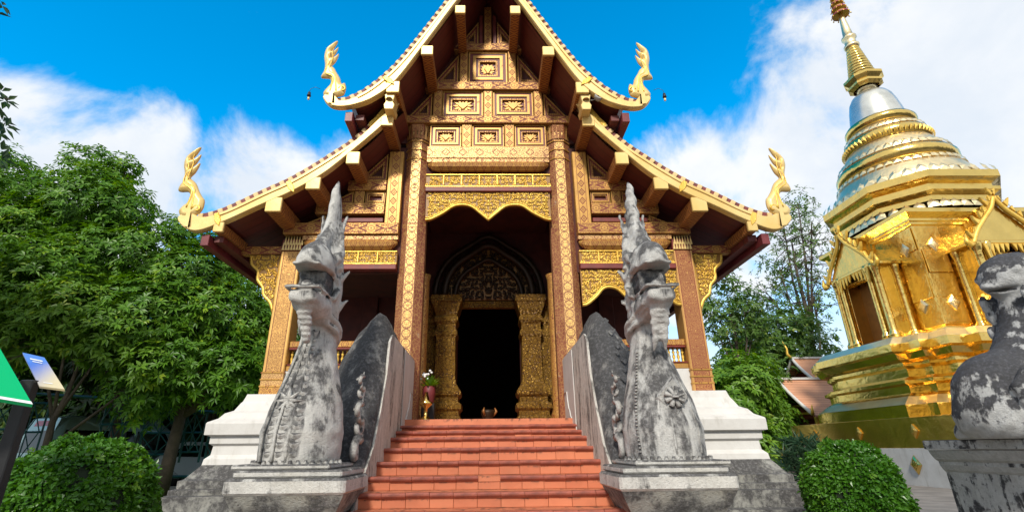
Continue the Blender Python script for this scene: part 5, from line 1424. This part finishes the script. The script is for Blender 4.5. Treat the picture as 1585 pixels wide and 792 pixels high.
for i, (x, y, z, r_) in enumerate(((-9.5,22,4.2,2.6),(-14.5,22,5.6,3.0),(-20,22,6.5,3.2),(-6.0,23,3.6,2.2),(-25,24,7,3.4))):
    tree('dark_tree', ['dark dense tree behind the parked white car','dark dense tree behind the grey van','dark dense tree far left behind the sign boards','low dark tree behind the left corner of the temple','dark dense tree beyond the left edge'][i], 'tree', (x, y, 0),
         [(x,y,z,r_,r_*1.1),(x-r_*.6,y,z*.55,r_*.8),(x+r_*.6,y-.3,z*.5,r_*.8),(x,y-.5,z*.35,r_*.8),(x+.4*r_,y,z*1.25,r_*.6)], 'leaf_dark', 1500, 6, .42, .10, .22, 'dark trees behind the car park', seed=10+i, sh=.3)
for i, x in enumerate((-30,-23,-16,-9.5)):
    tree('hedge_tree', ['far dark tree at the back of the car park, first from the left','far dark tree at the back of the car park, second from the left','far dark tree at the back of the car park, third from the left','far dark tree at the back of the car park beside the temple'][i], 'tree', (x,31,0), [(x,31,2.6,3.6,2.8),(x+2.5,31,2.0,2.8,2.3),(x,31,5.5,3.0,2.2)], 'leaf_dark', 900, 5, .7, .2, .2, 'far trees behind the car park', seed=20+i, sh=.3)
for i, (x, z, r_) in enumerate(((-13.8,4.7,2.1),(-10.6,4.5,1.9),(-7.6,3.9,1.7))):  # canopies added to keep sky light off the parked vehicles
    tree('added_canopy_tree', ['dark tree added to shade the roof of the grey van','dark tree added to shade the parked white hatchback','dark low tree added for shade between the fence and the temple plinth'][i], 'tree', (x+1.2,18.3,0),
         [(x,17.5,z,r_,r_*.7),(x-1.3,16.6,z-.3,r_*.7,r_*.55),(x+1.3,18.6,z,r_*.8,r_*.6),(x+.5,20.3,z+.3,r_,r_*.7)], 'leaf_dark', 1500, 6, .34, .07, .13, 'dark trees added to shade the car park', seed=60+i, sh=.2)
# tall tree that stands outside the frame at the left and shades the car park; its branch tips show at the edge
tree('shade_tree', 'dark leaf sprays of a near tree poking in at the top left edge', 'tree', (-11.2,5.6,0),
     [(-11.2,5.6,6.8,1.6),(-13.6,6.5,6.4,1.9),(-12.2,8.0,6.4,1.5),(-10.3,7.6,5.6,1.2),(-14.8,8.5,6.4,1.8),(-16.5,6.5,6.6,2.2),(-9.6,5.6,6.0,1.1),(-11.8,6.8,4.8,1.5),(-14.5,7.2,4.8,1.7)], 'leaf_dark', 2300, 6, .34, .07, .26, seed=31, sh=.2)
spray = bpy.data.objects[[o.name for o in bpy.data.objects if o.name.startswith('shade_tree')][0]]
pts = np.array([(-5.95,5,5.22),(-5.85,5,5.08),(-5.95,5,4.98),(-5.78,5,4.78),(-5.72,5,4.70),(-5.80,5,4.62),(-5.66,5,4.38),(-5.62,5,4.26),(-5.72,5,4.20),(-6.42,5,6.62),(-6.5,5,6.5)])
V, F = leaf_cloud(pts, np.tile([[.6,-.3,.3]], (len(pts),1)), 7, .17, .028, .35)
np_obj('branch_tip_leaves', V-np.array([-11.2,5.6,0]), F, M['leaf_dark'], spray, smooth=False)
mb = MB()
for z in (5.1, 4.7, 4.28): mb.tube([(-9.6+11.2,0,6.2),(-7.4+11.2,-.4,z+.5),(-5.8+11.2,-.6,z)], [.05,.03,.008], 5)
mb.build('branch', M['bark'], spray)
# trees of the courtyard behind the photographer, mirrored in the gilded stupa
for i, (x, y, r_) in enumerate(((9,-16,2.6),(17,-15,2.8),(25,-12,2.8),(1.5,-19,2.4))):
    tree('courtyard_tree', ['dark courtyard tree behind the camera, mirrored left in the stupa base','dark courtyard tree behind the camera, mirrored in the stupa front','dark courtyard tree behind the camera, mirrored right in the stupa','dark courtyard tree behind the camera on the stair axis'][i], 'tree', (x,y,0), [(x,y,5.2,r_),(x-1.6,y,3.6,r_*.8),(x+1.7,y+.3,3.6,r_*.8)], 'leaf_dark', 700, 6, .5, .14, .22, 'courtyard trees behind the camera', seed=70+i, sh=.3)
# right-hand side
GR = 'trees between temple and stupa'
tree('shrubby_tree', 'dense bright green shrubby tree right behind the temple corner', 'tree', (9.6,19.5,0), [(8.9,19.5,2.4,1.3),(9.8,19.6,3.3,1.35),(10.3,20,2.1,1.2),(9.4,19.3,1.2,1.2)], 'leaf_tree_light', 2200, 6, .26, .05, .12, GR, seed=41)
tree('shrubby_tree', 'darker green bushy tree behind the small pavilion', 'tree', (14.6,28,0), [(14.0,28,4.6,1.7),(15.6,28.4,5.8,1.9),(17.2,28.5,7.2,1.9),(13.0,28,2.8,1.8),(16.5,28,4.2,2.0),(18.6,29,6.6,2.0),(15.2,28.2,7.4,1.2)], 'leaf_far', 3000, 6, .28, .06, .2, GR, seed=42)
tree('shrubby_tree', 'mid green bushy tree between the temple and the pavilion', 'tree', (12.2,24,0), [(11.6,24,3.2,1.5),(12.8,24.4,4.2,1.4),(13.0,24,2.2,1.4),(11.2,24,1.6,1.4),(12.2,24.3,5.2,.9)], 'leaf_tree_light', 2600, 6, .25, .05, .15, GR, seed=43)
tree('slender_tree', 'slender see-through tree rising right of the lower temple roof', 'tree', (11.6,23,0), [(11.2,23,6.6,1.1),(12.4,23,7.6,1.0),(11.6,23,8.8,.8),(12.8,23.2,6.4,.9),(10.6,23,7.6,.7)], 'leaf_far', 620, 6, .24, .045, .12, GR, seed=44, twigs=7, sh=.2)
tree('bare_tree', 'tall thin-leaved tree with bare branches against the sky left of the stupa', 'tree', (20.5,31,0), [(19.6,31,12.4,1.9),(21.6,31,13.6,2.0),(20.6,31,15.6,1.7),(22.6,31,15.6,1.6),(18.6,31,10.2,1.7),(21.4,31,10.6,2.0),(22.0,31,17.2,1.3)], 'leaf_far', 720, 5, .26, .05, .22, GR, seed=45, twigs=16, sh=.1)
for i, x in enumerate((5,12,20,30)):
    tree('hedge_tree', ['far green tree hidden low behind the temple corner','far green tree low behind the shrubby trees','far green tree behind the pavilion','far green tree behind the stupa'][i], 'tree', (x,38,0), [(x,38,2.6,3.6,2.6),(x+2.5,38,2.2,2.8,2.3),(x-1,38,4.5,2.6,2.0)], 'leaf_far', 900, 5, .6, .16, .2, 'far trees on the right', seed=50+i, sh=.3)
# agave-like shrub beside the white plinth
ag = thing('spiky_shrub', 'bluish spiky shrub behind the right end of the white temple base', 'shrub', (8.2,13.6,0))
V, F = leaf_cloud(np.array([(8.2+nr.normal(0,.28),13.6+nr.normal(0,.28),nr.uniform(.15,1.15)) for _ in range(90)])-np.array([8.2,13.6,0]), np.tile([[0,0,1.]], (90,1))+nr.normal(0,.35,(90,3)), 10, .48, .022, .1, .9)
np_obj('leaves', V, F, M['leaf_blue'], ag, smooth=False); MB().tube([(0,0,0),(.05,0,.6),(0,.05,1.1)], [.05,.04,.02], 6).build('stem', M['bark'], ag)

# clipped round bushes
def topiary(label, c, r_, rz, n):
    t = thing('clipped_bush', label, 'bush', (c[0], c[1], 0), 'round clipped bushes')
    d = unit(nr.normal(size=(n, 3))); d = d[d[:, 2] > -.75]
    lump = 1+.03*np.sin(d[:, 0]*4+c[1])*np.sin(d[:, 2]*5+c[0])+.045*np.sin(d[:, 0]*9+c[0])*np.sin(d[:, 2]*8)+.03*np.sin(d[:, 1]*13+d[:, 0]*5)+.012*np.sin(d[:, 0]*31)*np.sin(d[:, 2]*29)
    sgn = np.sign(d); e = np.abs(d)**.86*sgn; e = e/np.linalg.norm(np.abs(e)**2.3, axis=1, keepdims=True)**(1/2.3) if False else d
    P = e*lump[:, None]*np.minimum(nr.uniform(.90, 1.03, len(d)), nr.uniform(.93, 1.05, len(d)))[:, None]*np.array([r_, r_, rz])+np.array([0, 0, c[2]])
    ax = d+nr.normal(0, .55, d.shape)
    keep = (np.sin(d[:, 0]*6+c[0]*5)*np.sin(d[:, 1]*7)*np.sin(d[:, 2]*6+1)+.25*np.sin(d[:, 0]*23)*np.sin(d[:, 2]*19)) < nr.uniform(.42, 1.0, len(d))
    P = P[keep]; ax = ax[keep]; h_ = len(P)*2//3
    V, F = leaf_cloud(P[:h_], ax[:h_], 2, .055, .0150, .10, .55, .3, .8)
    V2, F2 = leaf_cloud(P[h_:], ax[h_:], 3, .036, .0105, .05, .8, .3, .8)
    F = np.concatenate([F, F2+len(V)]); V = np.concatenate([V, V2])
    np_obj('leaves', V, F, M['leaf_box'], t, smooth=False)
    k = 26; sp = unit(nr.normal(size=(k, 3))); sp = sp[sp[:, 2] > .2]
    P2 = np.concatenate([sp*np.array([r_, r_, rz])*q+np.array([0,0,c[2]]) for q in (1.02, 1.05, 1.085)]); V, F = leaf_cloud(P2, np.concatenate([sp]*3), 3, .045, .012, .05, .6)
    tag(np_obj('stray_shoots', V, F, M['leaf_tree_light'], t, smooth=False), kind='stuff')
    mb = MB(); pr = [(max(.01, r_*.93*math.cos(a)), c[2]+rz*.93*math.sin(a)) for a in np.linspace(-1.2, 1.57, 16)]; mb.lathe(pr, 28); mb.build('dark_core', M['leaf_core'], t)  # solid near-black core fills the inside of the leaf shell
    MB().tube([(0,0,0),(0,0,.3)], .05, 7).build('stem', M['bark'], t)
topiary('large clipped round bush at the lower left beside the sign boards', (-3.36,4.55,.62), .57, .60, 19000)
topiary('clipped round bush at the lower right between temple base and lion', (3.78,5.6,.60), .455, .535, 14000)

# ------------------------------------------------------------------ teal lattice fence
fn = thing('lattice_fence', 'dark teal wooden lattice fence in front of the parked vehicles', 'fence', (0, 0, 0))
def bar(a, b, w=.035, nm='bar', y=13.9): return MB().tube([(a[0], y, a[1]), (b[0], y+rng.uniform(-.004,.004), b[1])], w*.62, 4, False).build(nm, M['teal_paint'], fn)
def lattice(x0, x1, z0, z1):
    xm, zm = (x0+x1)/2, (z0+z1)/2
    for x in (x0, x1): bar((x, z0-.25), (x, z1+.06), .05, 'post', 13.93)
    for z in (z0, zm, z1): bar((x0, z), (x1, z), .04, 'rail', 13.90)
    bar((xm, z0), (xm, z1), .032, 'bar', 13.87)
    for (a, b) in (((x0,z0),(xm,zm)),((xm,zm),(x1,z1)),((x0,z1),(xm,zm)),((xm,zm),(x1,z0)),((x0,zm),(xm,z1)),((xm,z1),(x1,zm)),((x0,zm),(xm,z0)),((xm,z0),(x1,zm))): bar(a, b, .026, 'bar', 13.84)
for (x0, x1, z0, z1) in ((-13.6,-12.5,1.0,2.4),(-12.4,-11.7,.9,2.35),(-10.2,-9.6,1.15,2.45),(-9.1,-8.1,1.05,2.10),(-8.0,-7.5,1.1,2.05),(-7.35,-6.7,.85,1.75)): lattice(x0, x1, z0, z1)
bar((-12.6,2.62),(-9.5,2.42),.06,'rail'); bar((-9.4,2.2),(-7.2,2.08),.06,'rail'); bar((-9.3,.52),(-6.6,.52),.06,'rail')
# flower pot on the kerb
fp = thing('clay_pot', 'brown clay pot standing by the fence near the white car', 'pot', (-8.3,16.6,0)); MB().lathe([(.16,0),(.24,.4),(.26,.42),(.26,.48),(.22,.48),(.2,.4)], 16).build('pot', M['brick_kerb'], fp)

# ------------------------------------------------------------------ parked vehicles
def vehicle(name, label, cat, loc, rz, prof, W, paint, glass, side_win, rear, wheels, wr=.32):
    """prof: side outline (x,z), rear at x=0; built as a loft that narrows towards the roof"""
    v = thing(name, label, cat, loc, None, rz); n = len(prof); V = []; F = []
    zt = max(p[1] for p in prof)
    for s in (1, -1):
        for e in (0, 1):
            for x, z in prof:
                k = W*(1-.14*max(0, (z-zt*.5)/(zt*.5))**1.3); xx = x
                if e == 0: V.append((xx, -s*k, z))
                else: V.append((xx+(.05 if x < prof[-1][0]*0+2 else -.05)*0, -s*(k-.06), z+(.03 if z > zt*.9 else 0)))
    # left skin, roof strip, right skin
    for i in range(n):
        j = (i+1) % n
        F.append((i, j, n+j, n+i)); F.append((2*n+i, 3*n+i, 3*n+j, 2*n+j)); F.append((n+i, n+j, 3*n+j, 3*n+i))
    F += [tuple(range(n)), tuple(range(2*n, 3*n))[::-1]]
    b = MB().add(V, F, False).build('body', M[paint], v)
    for poly in side_win:
        for s in (1, -1):
            P = []
            for x, z in poly: k = W*(1-.14*max(0, (z-zt*.5)/(zt*.5))**1.3)+.006; P.append((x, -s*k, z))
            MB().add(P, [tuple(range(len(P)))[::s]]).build('side_window', M['car_glass'], b)
    for nm, mat, poly in rear:
        MB().add(poly, [tuple(range(len(poly)))]).build(nm, M[mat], b)
    for x in wheels:
        for s in (1, -1):
            t = MB().lathe([(wr*.62,-.10),(wr*.95,-.10),(wr,-.06),(wr,.06),(wr*.95,.10),(wr*.62,.10)], 20).build('wheel', M['tyre'], v); t.location = (x, s*(W-.10), wr); t.rotation_euler = (R(90), 0, 0)
            MB().lathe([(.03,-.09),(wr*.5,-.07),(wr*.62,-.09),(wr*.62,.09),(wr*.5,.07),(.03,.09)], 16).build('rim', M['rim'], t)
    return v
VP = [(.05,.30),(.0,.55),(.02,1.05),(.10,1.75),(.22,2.12),(.5,2.20),(3.3,2.18),(3.9,1.75),(4.3,1.15),(4.75,.95),(4.85,.6),(4.8,.30)]
vw = [[(.35,1.20),(1.35,1.20),(1.35,1.80),(.42,1.80)],[(1.45,1.20),(2.5,1.20),(2.5,1.80),(1.45,1.80)],[(2.6,1.20),(3.95,1.20),(3.55,1.80),(2.6,1.80)]]
def rq(y0, y1, z0, z1, prof, d=.012):
    f = lambda z: np.interp(z, [p[1] for p in prof[:5]], [p[0] for p in prof[:5]])-d
    return [(f(z0), y1, z0), (f(z0), y0, z0), (f(z1), y0, z1), (f(z1), y1, z1)]
rear = [('rear_window','car_glass',rq(-.66,.66,1.15,1.78,VP)),('brake_light','lamp_red',rq(-.45,.45,1.92,2.08,VP)),('tail_light','lamp_red',rq(-.84,-.72,.82,1.15,VP)),('tail_light','lamp_red',rq(.72,.84,.82,1.15,VP)),('number_plate','plate',rq(-.24,.24,.78,.92,VP,.02)),('bumper','car_dark',rq(-.84,.84,.34,.50,VP,.02))]
vehicle('parked_van', 'silver-green van with red brake light on its roof, parked behind the fence', 'van', (-13.95,16.35,-.02), R(66), VP, .85, 'van_paint', 'car_glass', vw, rear, (.95, 3.75))
CPf = [(.05,.28),(.0,.55),(.08,.85),(.25,1.0),(.65,1.36),(1.0,1.44),(1.9,1.42),(2.75,.98),(3.5,.86),(3.68,.6),(3.65,.28)]
cw = [[(.55,.98),(1.45,.96),(1.45,1.34),(.9,1.34)],[(1.52,.96),(2.5,.95),(1.95,1.33),(1.52,1.34)]]
rear2 = [('rear_window','car_glass',rq(-.55,.55,1.02,1.32,CPf[:5])),('tail_light','lamp_red',rq(-.74,-.6,.68,.92,CPf[:5])),('tail_light','lamp_red',rq(.6,.74,.68,.92,CPf[:5])),('number_plate','plate',rq(-.22,.22,.56,.68,CPf[:5]))]
vehicle('parked_car', 'small pale blue-white hatchback parked beyond the clipped bush', 'car', (-11.9,19.2,-.02), R(22), CPf, .76, 'car_white', 'car_glass', cw, rear2, (.7, 2.95), .27)
vehicle('parked_car', 'dark car half hidden between the van and the white hatchback', 'car', (-14.6,20.2,-.02), R(35), [(x*1.15, z*1.2) for x, z in CPf], .82, 'car_dark', 'car_glass', [[(x*1.15, z*1.2) for x, z in w] for w in cw], [], (.8, 3.4), .3)

# ------------------------------------------------------------------ sign boards
def board(A, B, C, D, th, mat, name, parent):
    P = [Vector(p) for p in (A, B, C, D)]; n = (P[1]-P[0]).cross(P[3]-P[0]).normalized()
    V = [p for p in P]+[p-n*th for p in P]
    return MB().add(V, [(0,1,2,3),(7,6,5,4),(0,4,5,1),(1,5,6,2),(2,6,7,3),(3,7,4,0)]).build(name, M[mat], parent), P, n
def on_board(P, n, u0, u1, v0, v1, mat, name, parent, lift=.003):
    f = lambda u, v: P[0].lerp(P[1], u).lerp(P[3].lerp(P[2], u), v)+n*lift
    return MB().add([f(u0,v0), f(u1,v0), f(u1,v1), f(u0,v1)], [(0,1,2,3)]).build(name, M[mat], parent)
SG = 'information boards at the left edge'
gs = thing('green_sign', 'bright green slanted information board cut off by the left edge', 'sign', (0, 0, 0), SG)
A, B, D = Vector((-2.62,3.0,1.362)), Vector((-3.02,2.75,1.44)), Vector((-3.33,3.25,1.92)); Cc = B+D-A
gb, P, n = board(B, A, D, Cc, .018, 'sign_green', 'board', gs)
if n.y > 0 or n.z < 0: n = n
on_board(P, n, .28, .62, .52, .86, 'sign_white', 'printed_frame', gb); on_board(P, n, .30, .60, .55, .84, 'sign_blue', 'printed_square', gb, .005)
on_board(P, n, .30, .64, .44, .47, 'sign_white', 'printed_line', gb); on_board(P, n, .34, .60, .39, .41, 'sign_white', 'printed_line', gb)
on_board(P, n, .0, 1.0, .0, .03, 'sign_white', 'frame_edge', gb)
MB().box(-3.2,-3.12,2.98,3.06,0,1.5).build('post', M['black_paint'], gs)
def m_print(c):
    x, y, z = c.xyz(c.gen); g = (x*0.9+z*0.2)
    n_ = c.noise(9, 3, .5); col = c.mix(g.step(.35, .8), (.05,.14,.55), (.62,.52,.30))
    col = c.mix(z.step(.62, .8), col, (.10,.22,.60))
    return {'Base Color': col, 'Roughness': .3}
M['sign_print'] = material('sign_print', m_print)
bs = thing('blue_sign', 'small slanted blue and yellow information board on a black post', 'sign', (0, 0, 0), SG)
import_dirs = None
bb_, P, n = board((-2.79,3.2,1.49), (-2.63,3.2,1.47), (-3.08,3.5,1.72), (-3.24,3.5,1.755), .014, 'sign_print', 'board', bs)
on_board(P, n, .22, .78, .80, .84, 'sign_white', 'printed_line', bb_); on_board(P, n, .26, .70, .73, .755, 'sign_white', 'printed_line', bb_)
on_board(P, n, .25, .62, .10, .12, 'sign_white', 'printed_line', bb_)
MB().box(-2.92,-2.84,3.20,3.26,0,1.53,.006).build('post', M['black_paint'], bs)
MB().box(-3.02,-2.73,3.08,3.38,0,.02,.004).build('foot_plate', M['black_paint'], bs)
